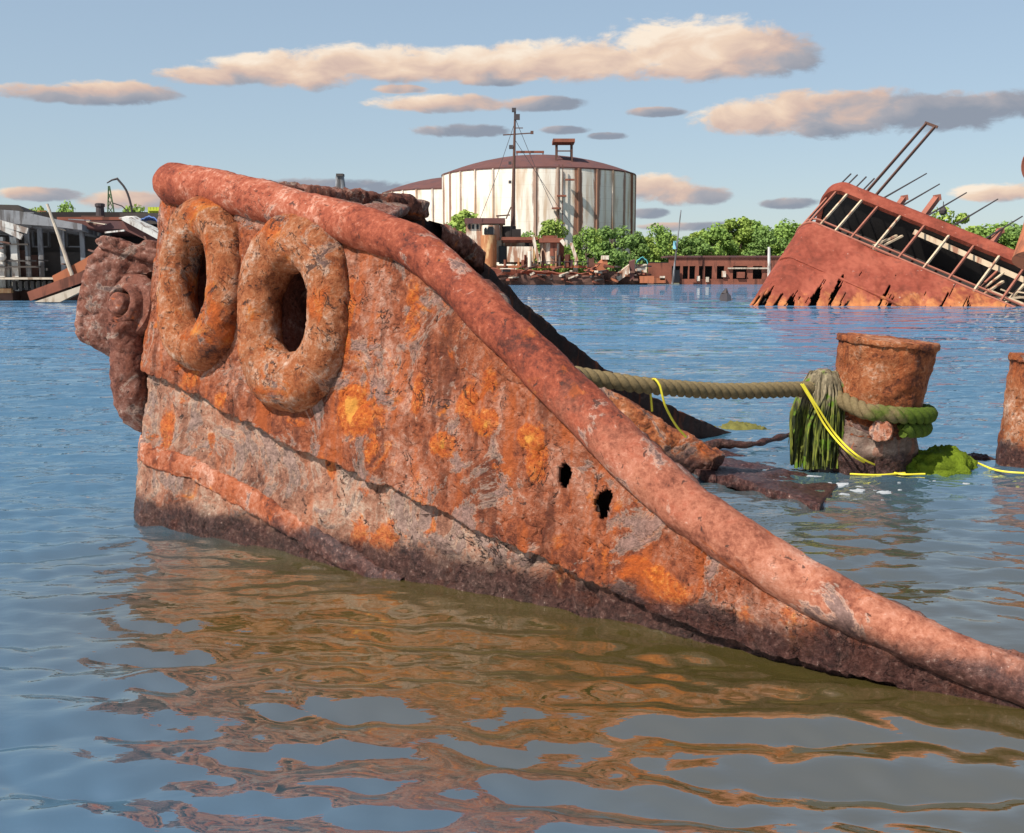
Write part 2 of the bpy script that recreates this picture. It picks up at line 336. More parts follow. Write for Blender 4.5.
# ------------------------------------------------------------------ world: clear sky with a few clouds
SUN_AZ = (-.77, -.64); SUN_EL = R(48)
def make_world():
    w = bpy.data.worlds.new('World'); scn.world = w; w.use_nodes = True
    nt = w.node_tree; n = nt.nodes; l = nt.links; n.clear()
    out = n.new('ShaderNodeOutputWorld'); bg = n.new('ShaderNodeBackground'); l.new(bg.outputs[0], out.inputs[0])
    sky = n.new('ShaderNodeTexSky'); sky.sky_type = 'NISHITA'; sky.sun_disc = False
    sky.sun_elevation = SUN_EL; sky.sun_rotation = math.atan2(SUN_AZ[0], SUN_AZ[1]); sky.air_density = 1.0; sky.dust_density = .45; sky.ozone_density = 1.0
    bg.inputs['Strength'].default_value = SKY_STRENGTH
    tc = n.new('ShaderNodeTexCoord'); sep = n.new('ShaderNodeSeparateXYZ'); l.new(tc.outputs['Generated'], sep.inputs[0])
    def mth(op, a, b=None, c=None):
        k = n.new('ShaderNodeMath'); k.operation = op
        for i, v in enumerate((a, b, c)):
            if v is None: continue
            if hasattr(v, 'is_output'): l.new(v, k.inputs[i])
            else: k.inputs[i].default_value = v
        return k.outputs[0]
    X, Y, Z = sep.outputs
    az = mth('ARCTAN2', X, Y); hyp = mth('SQRT', mth('ADD', mth('MULTIPLY', X, X), mth('MULTIPLY', Y, Y))); el = mth('ARCTAN2', Z, hyp)
    cmb = n.new('ShaderNodeCombineXYZ'); l.new(az, cmb.inputs[0]); l.new(mth('MULTIPLY', el, 2.1), cmb.inputs[1])
    def nz(scale, detail, rough, dist=0.0):
        k = n.new('ShaderNodeTexNoise'); k.inputs['Scale'].default_value = scale; k.inputs['Detail'].default_value = detail
        k.inputs['Roughness'].default_value = rough; k.inputs['Distortion'].default_value = dist
        l.new(cmb.outputs[0], k.inputs['Vector']); return k.outputs['Fac']
    nA = nz(26, 8, .64, .5); nB = nz(9, 4, .5); nC = nz(60, 6, .6)
    na = mth('ADD', mth('MULTIPLY', mth('SUBTRACT', nA, .5), 1.8), mth('ADD', mth('MULTIPLY', mth('SUBTRACT', nB, .5), .8), mth('MULTIPLY', mth('SUBTRACT', nC, .5), .85)))
    # one row per cloud: azimuth and elevation of its middle, half width, height above and below, warm share
    dens = None; num = None; den = None
    for (x, y, w2, up, dn, wm) in CLOUDS:
        d = ray(x, y); a0 = math.atan2(d.x, d.y); hh = math.hypot(d.x, d.y); e0 = math.atan2(d.z, hh)
        u = mth('DIVIDE', mth('SUBTRACT', az, a0), w2/F)
        v = mth('SUBTRACT', el, e0)
        vv = mth('MAXIMUM', mth('DIVIDE', v, up/F), mth('DIVIDE', v, -dn/F))
        q = mth('SUBTRACT', 1.0, mth('ADD', mth('POWER', mth('ABSOLUTE', u), 2.4), mth('MULTIPLY', vv, vv)))
        q = mth('ADD', q, na)
        wv = mth('ADD', wm, mth('MULTIPLY', mth('DIVIDE', v, (up+dn)/F), .55))
        wv = mth('SUBTRACT', wv, mth('MULTIPLY', u, .28))
        wt = mth('POWER', mth('MAXIMUM', mth('ADD', q, 1.2), .001), 4.0)
        if dens is None: dens, num, den = q, mth('MULTIPLY', wt, wv), wt
        else:
            num = mth('ADD', num, mth('MULTIPLY', wt, wv)); den = mth('ADD', den, wt)
            dens = mth('MAXIMUM', dens, q)
    warm = mth('DIVIDE', num, den)
    warm = mth('ADD', warm, mth('MULTIPLY', mth('SUBTRACT', nz(24, 5, .52, .4), .5), 1.1))
    mr = n.new('ShaderNodeMapRange'); mr.interpolation_type = 'SMOOTHSTEP'; mr.inputs['From Min'].default_value = .0; mr.inputs['From Max'].default_value = .62
    mr.inputs['To Max'].default_value = .95
    l.new(dens, mr.inputs['Value'])
    alpha = mr.outputs[0]
    rp = n.new('ShaderNodeValToRGB'); cr = rp.color_ramp
    stops = [(0.0,(.24,.27,.33)),(.30,(.36,.35,.38)),(.52,(.60,.44,.37)),(.78,(.78,.59,.45)),(1.0,(.88,.75,.61))]
    while len(cr.elements) < len(stops): cr.elements.new(1)
    for e, (p, c) in zip(cr.elements, stops): e.position = p; e.color = (*c, 1)
    l.new(warm, rp.inputs[0])
    sc = n.new('ShaderNodeMix'); sc.data_type = 'RGBA'; sc.blend_type = 'MULTIPLY'; sc.inputs[0].default_value = 1
    l.new(rp.outputs[0], sc.inputs[6]); sc.inputs[7].default_value = (CLOUD_GAIN/SKY_STRENGTH,)*3 + (1,)
    mx = n.new('ShaderNodeMix'); mx.data_type = 'RGBA'; l.new(alpha, mx.inputs[0]); ve = n.new('ShaderNodeMix'); ve.data_type = 'RGBA'; vw = n.new('ShaderNodeMapRange'); vw.interpolation_type = 'SMOOTHSTEP'; vw.inputs['From Min'].default_value = .05; vw.inputs['From Max'].default_value = .62; vw.inputs['To Min'].default_value = .62; vw.inputs['To Max'].default_value = .30; l.new(el, vw.inputs['Value']); l.new(vw.outputs[0], ve.inputs[0]); l.new(sky.outputs[0], ve.inputs[6]); ve.inputs[7].default_value = (.285/SKY_STRENGTH, .362/SKY_STRENGTH, .435/SKY_STRENGTH, 1); l.new(ve.outputs[2], mx.inputs[6]); l.new(sc.outputs[2], mx.inputs[7])
    l.new(mx.outputs[2], bg.inputs['Color'])
SKY_STRENGTH = .097; CLOUD_GAIN = .80
CLOUDS = [ (215,76,62,10,10,.50), (290,70,90,18,18,.66), (385,66,110,22,18,.72), (480,66,100,20,18,.68), (575,62,120,24,20,.72), (690,48,100,30,28,.82), (775,56,52,26,22,.30), (720,62,90,18,18,.70),
  (70,95,80,10,9,.30), (120,92,60,11,9,.45), (450,104,84,11,9,.58), (548,104,44,8,8,.12), (462,131,50,8,7,.02), (655,112,32,5,5,.1), (566,130,28,5,5,.05), (606,136,24,4,4,.05),
  (765,118,72,20,18,.60), (830,112,95,24,26,.42), (910,112,120,18,22,.16), (990,106,110,14,16,.10), (655,190,46,18,14,.55), (690,196,44,12,11,.45), (650,213,24,6,6,.05), (790,203,32,6,6,.10), (996,192,40,10,9,.72),
  (42,194,42,7,7,.34), (330,188,110,10,10,.02), (400,89,30,5,5,.5), (490,82,36,5,5,.35), (150,200,70,9,12,.50), (700,226,60,5,6,.15)]
make_world()
sun = bpy.data.lights.new('sun', 'SUN'); sun.energy = 5.0; sun.angle = R(.5); sun.color = (1.0,.95,.87)
so = bpy.data.objects.new('sun', sun); COL.objects.link(so)
sd = Vector((SUN_AZ[0]*math.cos(SUN_EL), SUN_AZ[1]*math.cos(SUN_EL), math.sin(SUN_EL)))
so.rotation_euler = sd.to_track_quat('Z', 'Y').to_euler(); so.location = sd*50

cam = bpy.data.cameras.new('camera'); cam.sensor_width = 36; cam.lens = F/1024*36; cam.clip_start = .05; cam.clip_end = 20000
co = bpy.data.objects.new('camera', cam); COL.objects.link(co); co.location = CAM; co.rotation_euler = (R(90)-PITCH, 0, 0)
scn.camera = co
scn.cycles.max_bounces = 5; scn.cycles.diffuse_bounces = 2; scn.cycles.glossy_bounces = 3; scn.cycles.transmission_bounces = 2
vs = scn.view_settings; vs.view_transform = 'Standard'; vs.look = 'None'; vs.exposure = 0.5; vs.gamma = 1

# ------------------------------------------------------------------ water and land
def make_water():
    rng = np.random.default_rng(3)
    r = [1.4]
    while r[-1] < 12: r.append(r[-1]*1.0052)
    while r[-1] < 90: r.append(r[-1]*1.0062)
    while r[-1] < 9000: r.append(r[-1]*1.22)
    r = np.array(r)
    a = np.concatenate([np.arange(-46, 46.01, .14), np.arange(52, 309, 6)]); a = np.radians(a)
    RR, AA = np.meshgrid(r, a, indexing='ij')
    Xg = RR*np.sin(AA); Yg = RR*np.cos(AA); H = np.zeros_like(Xg); DX = np.zeros_like(Xg); DY = np.zeros_like(Xg)
    cell = RR*np.where(RR < 12, .0052, .0062)
    gust = .75 + .25*np.sin(.55*Xg+.9*np.sin(.4*Yg)+1)*np.sin(.8*Yg+.6*np.sin(.5*Xg))
    for i in range(90):
        if i < 60: lam = .11*(.42/.11)**rng.random(); sl = .040
        else: lam = .42*(1.5/.42)**(rng.random()**1.5); sl = .0125
        k = 2*math.pi/lam
        th = rng.normal(0, .31 if lam > .25 else .42) + R(-93); kx, ky = k*math.cos(th), k*math.sin(th)
        amp = sl/k; ph = rng.random()*6.28
        fade = np.clip((lam/(cell*2.6)-.7)/.8, 0, 1)*(gust if lam < .5 else 1)
        P = kx*Xg + ky*Yg + ph + .8*np.sin(.9*Xg*math.cos(i*1.7)+.6*Yg*math.sin(i*1.7)+i)
        H += fade*amp*np.sin(P); DX += -fade*amp*.8*math.cos(th)*np.cos(P); DY += -fade*amp*.8*math.sin(th)*np.cos(P)
    far = np.clip((RR-3)/20, 0, 1); H *= (.85 + .9*far); side = np.abs(AA) > R(47); H[side] = 0
    v = np.stack([Xg+DX, Yg+DY, H], -1).reshape(-1, 3); nr, na = RR.shape
    i = np.arange(nr-1)[:,None]*na; j = np.arange(na)[None,:]; j2 = (j+1) % na
    q = np.stack([i+j, i+na+j, i+na+j2, i+j2], -1).reshape(-1, 4)
    me = bpy.data.meshes.new('water'); me.vertices.add(len(v)); me.vertices.foreach_set('co', v.ravel())
    me.loops.add(q.size); me.loops.foreach_set('vertex_index', q.ravel().astype(np.int32))
    me.polygons.add(len(q)); me.polygons.foreach_set('loop_start', np.arange(0, q.size, 4, dtype=np.int32))
    me.update(calc_edges=True); me.polygons.foreach_set('use_smooth', [True]*len(q))
    bm = bmesh.new(); bm.from_mesh(me); bm.verts.ensure_lookup_table()
    ring0 = [bm.verts[k] for k in range(na)]
    bm.faces.new(ring0); bmesh.ops.recalc_face_normals(bm, faces=bm.faces); bm.to_mesh(me); bm.free()
    if me.polygons[100].normal.z < 0: me.flip_normals()
    o = bpy.data.objects.new('water', me); COL.objects.link(o); o['kind'] = 'structure'
    global WVERTS; WVERTS = (v[:nr*na].reshape(nr, na, 3), r, a)
    t = NT('harbour_water')
    a1 = t.noise(1.0, 3, .5, .3, t.mapping((1.6, 4.2, 1))); a2 = t.noise(1.0, 3, .5, .3, t.mapping((5.5, 13, 1)))
    a3 = t.noise(1.0, 4, .55, .2, t.mapping((.35, 1.1, 1)))
    a4 = t.noise(1.0, 3, .5, .2, t.mapping((.06, .22, 1)))
    y = t.xyz()[1]
    f1 = t.step(y, 3.5, 14); f2 = t.step(y, 8, 45)
    h = t.math('MULTIPLY', t.math('MULTIPLY', a1, .030), t.math('ADD', t.math('MULTIPLY', f1, 2.4), .15))
    h = t.math('ADD', h, t.math('MULTIPLY', t.math('MULTIPLY', a2, .009), t.math('ADD', t.math('MULTIPLY', f1, 1.8), .35)))
    h = t.math('ADD', h, t.math('MULTIPLY', t.math('MULTIPLY', a3, .80), f2))
    h = t.math('ADD', h, t.math('MULTIPLY', t.math('MULTIPLY', a4, 3.2), f2))
    nrm = t.bump(h, 1.0, 1.0)
    # silt-brown lee of the wreck, brightened like its reflection; slate left, bluer further out
    x = t.xyz()[0]; wob = t.math('MULTIPLY', t.math('SUBTRACT', t.noise(.6, 4, .6), .5), 2.2)
    silt = t.mix(t.noise(.9, 4, .6), (.046,.036,.009), (.078,.060,.018))
    slate = t.mix(t.noise(.9, 4, .6), (.026,.066,.100), (.042,.090,.126))
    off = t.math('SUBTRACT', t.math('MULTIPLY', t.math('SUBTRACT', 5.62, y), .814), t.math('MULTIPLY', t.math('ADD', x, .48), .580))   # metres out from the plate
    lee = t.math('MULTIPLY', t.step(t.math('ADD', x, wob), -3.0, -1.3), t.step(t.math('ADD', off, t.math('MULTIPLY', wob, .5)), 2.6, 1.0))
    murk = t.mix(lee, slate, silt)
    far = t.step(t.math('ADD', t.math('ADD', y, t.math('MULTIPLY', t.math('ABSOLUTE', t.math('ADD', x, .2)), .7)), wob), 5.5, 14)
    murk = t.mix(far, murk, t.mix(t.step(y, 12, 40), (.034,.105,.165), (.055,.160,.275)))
    t.b.inputs['IOR'].default_value = 4.2
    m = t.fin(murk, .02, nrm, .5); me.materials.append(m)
    return o
make_water()

def land():
    m = NT('shore_ground'); c = m.mix(m.noise(.08, 6, .6), (.07,.09,.03), (.16,.13,.09)); m.fin(c, .95)
    b = MB()
    prof = [(203, -1.2), (206, .5), (211, 1.3), (240, 1.8), (400, 2.2), (9000, 2.5)]
    xs = [-9000, -600, -300, -150] + list(range(-120, 400, 12)) + [450, 600, 9000]
    b.grid(lambda u, v: (xs[round(u*(len(xs)-1))], prof[round(v*5)][0] + (3*noise.noise(Vector((xs[round(u*(len(xs)-1))]*.05, 0, 0))) if v < .7 else 0), prof[round(v*5)][1]), len(xs), 6)
    o = b.build('shore', m.m, smooth=True); o['kind'] = 'structure'
land()

# ------------------------------------------------------------------ the wrecked bow
_A = atz(420, 580); _B = atz(900, 680); _Q = atz(728, 433)
dN = Vector((_B.x-_A.x, _B.y-_A.y)).normalized(); nN = Vector((dN.y, -dN.x))
fa = R(37.0); dF = Vector((math.cos(fa), math.sin(fa))); nF = Vector((-dF.y, dF.x)); RAD = .45
cN = _A.x*nN.x + _A.y*nN.y - RAD; cF = _Q.x*nF.x + _Q.y*nF.y - RAD
det = nN.x*nF.y - nN.y*nF.x
OX = (cN*nF.y - cF*nN.y)/det; OY = (nN.x*cF - nF.x*cN)/det
aN = math.atan2(nN.y, nN.x) % (2*math.pi); aF = math.atan2(nF.y, nF.x)
LARC = RAD*(aN - aF); LEAN = .15
def hull(s, z, d=0.0):
    """point of the hull skin: s along it (0 at the stem, + near side), z height, d proud of it"""
    if s > LARC/2: n = nN; p = Vector((OX, OY)) + n*RAD + dN*(s - LARC/2)
    elif s < -LARC/2: n = nF; p = Vector((OX, OY)) + n*RAD + dF*(-s - LARC/2)
    else:
        a = (aN+aF)/2 + s/LARC*(aN-aF); n = Vector((math.cos(a), math.sin(a))); p = Vector((OX, OY)) + n*RAD
    p = p + n*(d - LEAN*z)
    return Vector((p.x, p.y, z))
def hnorm(s, z=1.0):
    return ((hull(s, z, 1) - hull(s, z, 0)) + Vector((0,0,LEAN))).normalized()
def inv(px, py, d=0.0, far=False):
    best = None; sg = -1 if far else 1
    for i in range(0, 60):
        for j in range(-4, 32):
            s = sg*i*.11; z = j*.1; q = proj(hull(s, z, d)); e = (q[0]-px)**2 + (q[1]-py)**2
            if best is None or e < best[0]: best = (e, s, z)
    _, s, z = best
    for _ in range(8):
        q = proj(hull(s, z, d)); q1 = proj(hull(s+.002, z, d)); q2 = proj(hull(s, z+.002, d))
        a, b, c, e = (q1[0]-q[0])/.002, (q2[0]-q[0])/.002, (q1[1]-q[1])/.002, (q2[1]-q[1])/.002
        D = a*e - b*c
        if abs(D) < 1e-6: break
        rx, ry = px-q[0], py-q[1]; ds = (rx*e - b*ry)/D; dz = (a*ry - c*rx)/D
        s += max(-.15, min(.15, ds)); z += max(-.15, min(.15, dz))
    return s, z
def curve(pts, d=0.0, far=False):
    c = sorted(inv(x, y, d, far) for x, y in pts)
    ss = [a for a, _ in c]; zz = [b for _, b in c]
    def f(s):
        if s <= ss[0]: return zz[0] + ((zz[1]-zz[0])/(ss[1]-ss[0])*(s-ss[0]) if far else 0)
        if s >= ss[-1]: return zz[-1] + (zz[-1]-zz[-2])/(ss[-1]-ss[-2])*(s-ss[-1])
        for i in range(len(ss)-1):
            if s <= ss[i+1]:
                t = (s-ss[i])/(ss[i+1]-ss[i]); return zz[i] + (zz[i+1]-zz[i])*t
    f.ss = ss; return f
PIPE_PX = [(176,184),(217,191),(269,203),(321,217),(373,231),(409,243),(435,262),(459,286),(505,331),(549,374),(582,407),(614,440),(646,472),(679,501),(730,537),(784,572),(840,604),(901,632),(945,652),(989,669),(1035,688),(1080,704)]
pipe_f = curve(PIPE_PX, .06)
top_f = lambda s: pipe_f(s) - .02
SEAM_PX = [(152,368),(176,380),(200,392),(231,408),(287,438),(343,464),(380,480),(435,503),(498,533),(550,556),(600,581),(662,608),(724,635),(766,647),(830,662),(890,680)]
seam0 = curve(SEAM_PX, .02)
seam_f = lambda s: seam0(s) + .022*noise.fractal(Vector((s*5, 2.2, 0)), .8, 2.2, 5)
RUB_PX = [(142,441),(194,470),(250,500),(306,535),(343,556),(400,592)]
rub_f = curve(RUB_PX, .05)
far_f0 = curve([(300,190),(395,200),(417,204),(424,222),(446,231),(466,247),(517,298),(567,341),(610,374),(660,402),(700,420),(721,429),(760,444)], 0, True)
far_f = lambda s: min(far_f0(s), top_f(0) - .06) + .03*noise.fractal(Vector((s*4, 5, 1)), .8, 2.2, 4)

bow = empty('wrecked_bow', hull(0, 0), 'large rust-eaten ship bow in the foreground with thick pipe rail and two oval rings', 'shipwreck')
r1 = inv(208, 286, .05); r2 = inv(300, 314, .05)
h1 = inv(574, 474); h2 = inv(613, 501)
S1 = 5.9
BLOOM = [(495,425,10,9,1.3),(536,437,9,8,1.4),(451,444,12,10,1.3),(364,408,28,24,.8),(378,455,16,26,.8),(498,378,8,20,.7),(420,312,10,34,.8),(426,396,5,24,.8),(476,402,9,22,.8),(507,464,22,12,.7),(545,455,9,24,.8),
  (355,330,5,40,1.0),(168,432,14,34,.9),(200,380,20,14,.7),(230,400,12,10,.8),(361,409,14,18,.9),(387,540,22,14,.8),(432,522,9,16,.9),(356,542,14,14,.7),(680,590,20,16,.6),(612,560,12,16,.8),(560,585,14,12,1.3),(590,600,10,8,1.0),
  (300,420,30,10,.6),(250,240,10,30,.5),(465,330,16,22,.5),(330,470,8,14,.9),(210,450,8,20,.7),(655,570,18,8,.6),(270,505,26,8,.6)]
def bloom(o):
    cs = [(inv(x, y, .03), rx*6/F, ry*6/F, w) for x, y, rx, ry, w in BLOOM]
    a = o.data.attributes.new('bloom', 'FLOAT', 'POINT'); vals = []; nr = [Vector(v.normal) for v in o.data.vertices]
    for i, v in enumerate(o.data.vertices):
        p = v.co; q = Vector((p.x-OX, p.y-OY)); t = 0.0
        s_ = q.dot(dN) + LARC/2
        for (c, rx, ry, w) in cs:
            dx = (s_-c[0])/rx; dz = (p.z-c[1])/ry
            if abs(dx) < 3 and abs(dz) < 3: t += w*math.exp(-(dx*dx+dz*dz)*.8)
        vals.append(t)
        if t > .05:
            k = min(t, 1.2); v.co = p + nr[i]*(.016*k*(1 + .8*noise.noise(p*14)) - .010*max(0, k-.8))
    a.data.foreach_set('value', vals); o.data.update()
def in_ell(s, z, c, a, b): return ((s-c[0])/a)**2 + ((z-c[1])/b)**2 < 1
def up_keep_f(S0, NV):
    def k(u, v):
        s = S0 + (S1-S0)*u; z = seam_f(s) + (top_f(s)-seam_f(s))*v
        w = .25*noise.noise(Vector((s*14, z*14, 0)))
        if in_ell(s, z, r1, .19, .30) or in_ell(s, z, r2, .225, .315): return False
        if in_ell(s, z, h1, .036*(1+w), .062*(1+w)) or in_ell(s, z, h2, .048*(1+w), .072*(1+w)): return False
        return True
    return k
S0 = -.55
b = MB(); NU, NV = 600, 150
b.grid(lambda u, v: hull(S0+(S1-S0)*u, seam_f(S0+(S1-S0)*u) + (max(top_f(S0+(S1-S0)*u), seam_f(S0+(S1-S0)*u)+.02) - seam_f(S0+(S1-S0)*u))*v, .065), NU, NV, up_keep_f(S0, NV))
o = b.build('upper_plate', M['up'], bow, True, fix=False); rough_up(o, [(.014, .9, 2), (.007, 9, 7)], flake=.009, flake_s=3.4); bloom(o)
if o.data.polygons[500].normal.dot(hnorm(1.0)) < 0: o.data.flip_normals()
m = o.modifiers.new('solid', 'SOLIDIFY'); m.thickness = .03; m.offset = -1
b = MB()
b.grid(lambda u, v: hull(S0+(S1-S0)*u, -.5 + (seam0(S0+(S1-S0)*u)+.10+.5)*v, 0), 420, 90)
o = b.build('lower_plate', M['low'], bow, True, fix=False)
if o.data.polygons[500].normal.dot(hnorm(1.0)) < 0: o.data.flip_normals()
rough_up(o, [(.012, 1.0, 2), (.0085, 9, 6)], flake=.011, flake_s=4.4, off=20); bloom(o)
m = o.modifiers.new('solid', 'SOLIDIFY'); m.thickness = .03; m.offset = -1
# rubbing strip low on the side
b = MB(); sA, sB = -.4, rub_f.ss[-1]
def rubp(u, v):
    s = sA + (sB-sA)*u; a = (v-.5)*math.pi; z = rub_f(s)
    return hull(s, z + .078*math.sin(a)*(1 if v < .5 else .9), .004 + .062*max(0, math.cos(a))**.28)
b.grid(rubp, 200, 16); o = b.build('rub_rail', M['rail'], bow, True); rough_up(o, [(.010, 2.0, 2), (.009, 11, 5)], flake=.010, flake_s=5, off=5)
# pipe rail
ss = [pipe_f.ss[0] + (pipe_f.ss[-1]-pipe_f.ss[0])*i/300 for i in range(301)]
path = [hull(s, pipe_f(s) if True else 0, .06) for s in ss]
for _ in range(6): path = [path[0]] + [(path[i-1]+path[i]*2+path[i+1])/4 for i in range(1, 300)] + [path[-1]]
d0 = (path[0]-path[3]).normalized(); r0 = .138
pre = [path[0] + d0*r0*1.15*math.sin(a) for a in (1.57, 1.45, 1.25, 1.0, .75, .5, .25)]
PR = [(100,.135),(176,.135),(269,.128),(321,.122),(373,.117),(409,.113),(459,.114),(549,.119),(614,.121),(679,.116),(784,.108),(901,.100),(989,.092),(1090,.086)]
rad = [max(.012, r0*math.cos(a)) for a in (1.57, 1.45, 1.25, 1.0, .75, .5, .25)] + [float(np.interp(proj(p)[0], [q[0] for q in PR], [q[1] for q in PR])) for p in path]
o = MB().tube(pre+path, rad, 40).build('pipe_rail', M['pipe'], bow, True); rough_up(o, [(.008, 1.4, 2), (.0035, 9, 6)], flake=.005, flake_s=4.3, off=40)
# heavy oval rings welded on
def ring(c, a, bb, rh, rv, tilt, d, seed, sc_out=1.0):
    N = hnorm(*c); T = (hull(c[0]+.01, c[1]) - hull(c[0], c[1])).normalized(); U = N.cross(T); U = U if U.z > 0 else -U
    T2 = T*math.cos(tilt) + U*math.sin(tilt); U2 = U*math.cos(tilt) - T*math.sin(tilt); P = hull(*c) + N*d
    b = MB()
    def fn(u, v):
        t = 2*math.pi*u; f = 2*math.pi*v
        ct, st = math.cos(t), math.sin(t)
        e = T2*(a*math.copysign(abs(ct)**.9, ct)) + U2*(bb*math.copysign(abs(st)**.9, st))
        r = rh*ct*ct + rv*st*st; rr = r*(1 + .06*noise.noise(Vector((ct*2+seed, st*2, 0))))
        dr = (T2*ct/a + U2*st/bb).normalized()
        return P + e + dr*(rr*math.cos(f)) + N*(.5*(rr+.13)*sc_out*math.sin(f))
    b.grid(fn, 150, 49, closed_u=True)
    o = b.build('fairlead_ring', M['ring'], bow, True); rough_up(o, [(.006, 2.0, 2), (.0045, 12, 6)], flake=.006, flake_s=6, off=seed*10)
    return o
ring(r1, .235, .395, .124, .152, R(3), .095, 1)
ring(r2, .295, .405, .136, .176, R(6), .095, 2)
# welded collar flanges that bed the rings on the plate, and the pipes through the hull behind them
for c, a, bb, tl in ((r1, .40, .575, R(4)), (r2, .445, .60, R(10))):
    b = MB()
    def sleeve(u, v, c=c):
        t = 2*math.pi*u; k = (.22, .33)
        return hull(c[0] + k[0]*math.cos(t), c[1] + k[1]*math.sin(t), .03 - .42*v)
    b.grid(sleeve, 40, 10, closed_u=True); b.build('hawse_sleeve', M['deck'], bow, True)
# inner skin added so the holes look dark, foredeck, far bulwark
b = MB(); din = lambda s: -.45 + .30*min(1, max(0, (s-1.3)/.5))
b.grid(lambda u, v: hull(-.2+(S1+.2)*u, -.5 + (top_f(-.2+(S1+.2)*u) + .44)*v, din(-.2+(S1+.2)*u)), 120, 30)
o = b.build('dark_inner_sheet', M['inner'], bow, True, solid=.02); 
b = MB(); b.grid(lambda u, v: hull(-.2+(S1+.2)*u, top_f(-.2+(S1+.2)*u) - .02, .03 + (din(-.2+(S1+.2)*u)-.05)*v), 260, 12)
o = b.build('rail_ledge', M['deck'], bow, True, solid=.05); rough_up(o, [(.02, 5, 4)], flake=.015, off=3)
sE = inv(417, 205, 0, True)[0]
b = MB()
b.grid(lambda u, v: hull(.0 + 1.95*u, top_f(1.95*u)+.02, -.05)*(1-v) + hull(sE*u, min(far_f0(sE*u), top_f(0)), -.02)*v, 60, 30)
o = b.build('foredeck_plate', M['deck'], bow, True, solid=.05); rough_up(o, [(.03, 3, 4), (.02, 9, 4)], flake=.02, off=7)
b = MB(); SF = -6.6
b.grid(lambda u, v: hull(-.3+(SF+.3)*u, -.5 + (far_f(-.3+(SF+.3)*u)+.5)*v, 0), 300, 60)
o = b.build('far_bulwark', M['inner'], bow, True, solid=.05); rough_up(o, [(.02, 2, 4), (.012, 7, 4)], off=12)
b = MB()
def ledge(u, v):
    s = -.5 + (sE+.5)*u; z = min(far_f0(s), top_f(0)+.04); a = 2*math.pi*v; ca, sa = math.cos(a), math.sin(a)
    return hull(s, z - .05 + .085*math.copysign(abs(sa)**.5, sa), -.02 + .20*math.copysign(abs(ca)**.5, ca))
b.grid(ledge, 160, 25); n0 = len(b.v)
b.f.append(tuple(n0-25+i for i in range(24)))
o = b.build('capping_rail', M['deck'], bow, True); rough_up(o, [(.012, 4, 4), (.014, 14, 5)], flake=.016, off=31)
# second torn lump of the cap further aft
b = MB(); sG, sH = inv(428, 224, 0, True)[0], inv(472, 245, 0, True)[0]
def ledge2(u, v):
    s = sG + (sH-sG)*u; z = min(far_f0(s), top_f(0)+.04); a = 2*math.pi*v; ca, sa = math.cos(a), math.sin(a)
    return hull(s, z - .08 + .10*math.copysign(abs(sa)**.5, sa), -.02 + .2*math.copysign(abs(ca)**.5, ca))
b.grid(ledge2, 60, 25); b.f.append(tuple(len(b.v)-25+i for i in range(24)))
o = b.build('capping_rail', M['deck'], bow, True); rough_up(o, [(.012, 4, 4), (.014, 14, 5)], flake=.016, off=33)
# fallen deck beam and awash plate between the two sides
pa, pb = at(536, 372, 8.9), at(716, 468, 8.75)
path = [pa.lerp(pb, i/110) for i in range(111)]
def beam_pt(u, v):
    p = path[round(u*110)]; ax = (pb-pa).normalized(); X = ax.cross(Vector((0,0,1))).normalized(); Y = X.cross(ax)
    a = 2*math.pi*v; ca, sa = math.cos(a), math.sin(a); r = .165*(1-.15*u)
    return p + X*(r*math.copysign(abs(ca)**.7, ca)) + Y*(r*math.copysign(abs(sa)**.7, sa))
b = MB(); b.grid(beam_pt, 111, 41); b.f.append(tuple(len(b.v)-41+i for i in range(40)))
o = b.build('deck_beam', M['beam'], bow, True); rough_up(o, [(.014, 2.5, 3), (.014, 11, 5)], flake=.016, off=17)
b = MB()
c4 = [atz(640, 455, .06), atz(735, 452, -.02), atz(838, 494, .0), atz(818, 506, .085), atz(672, 462, .10)]
P00, P10, P11, P01 = atz(655,438,.0), atz(668,463,.06), atz(820,505,.035), atz(850,476,-.08)
def wp(u, v):
    p = (P00*(1-u)+P01*u)*(1-v) + (P10*(1-u)+P11*u)*v
    return p + Vector((0,0,.035*noise.fractal(p*3, .9, 2, 4) + .02))
b.grid(wp, 90, 40); o = b.build('awash_plate', M['wetplate'], bow, True); m = o.modifiers.new('solid','SOLIDIFY'); m.thickness = .09; m.offset = -1
if o.data.polygons[10].normal.z < 0: o.data.flip_normals()
# towing lug on the stem: rounded block built from its side outline
LY = 7.52
def side_block(pxs, Y, thick, fwd, seg=.02, flat=False):
    pts = [at(x, y, Y) for x, y in pxs]; 
    c = sum(pts, Vector())/len(pts); fr = catmull(pts + [pts[0]], seg)[:-1]
    b = MB(); nr = 14; rings = []
    # front dome, side wall, back
    lay = [(.0,1.0),(.12,1),(.25,1.0),(.38,.995),(.5,.985),(.62,.97),(.74,.95),(.84,.92),(.91,.88),(.95,.82),(.98,.75),(1,.67),(1.01,.58),(1.015,.48),(1.02,.38),(1.02,.27),(1.02,.15)]
    if flat: lay = [(0,1),(.15,1),(.3,1),(.45,1),(.6,1),(.75,1),(.9,1),(.97,.985),(1,.95),(1,.6),(1,.3)]
    for k, (d, s_) in enumerate(lay):
        rings.append([b.vert(c + (p-c)*s_ + fwd*(thick*(d-.5))) for p in fr])
    n = len(fr)
    for i in range(len(rings)-1):
        for k in range(n): b.f.append((rings[i][k], rings[i][(k+1)%n], rings[i+1][(k+1)%n], rings[i+1][k]))
    b.f.append(tuple(rings[-1])); b.f.append(tuple(reversed(rings[0])))
    return b
FW = Vector((-.50, -.84, .20)).normalized()
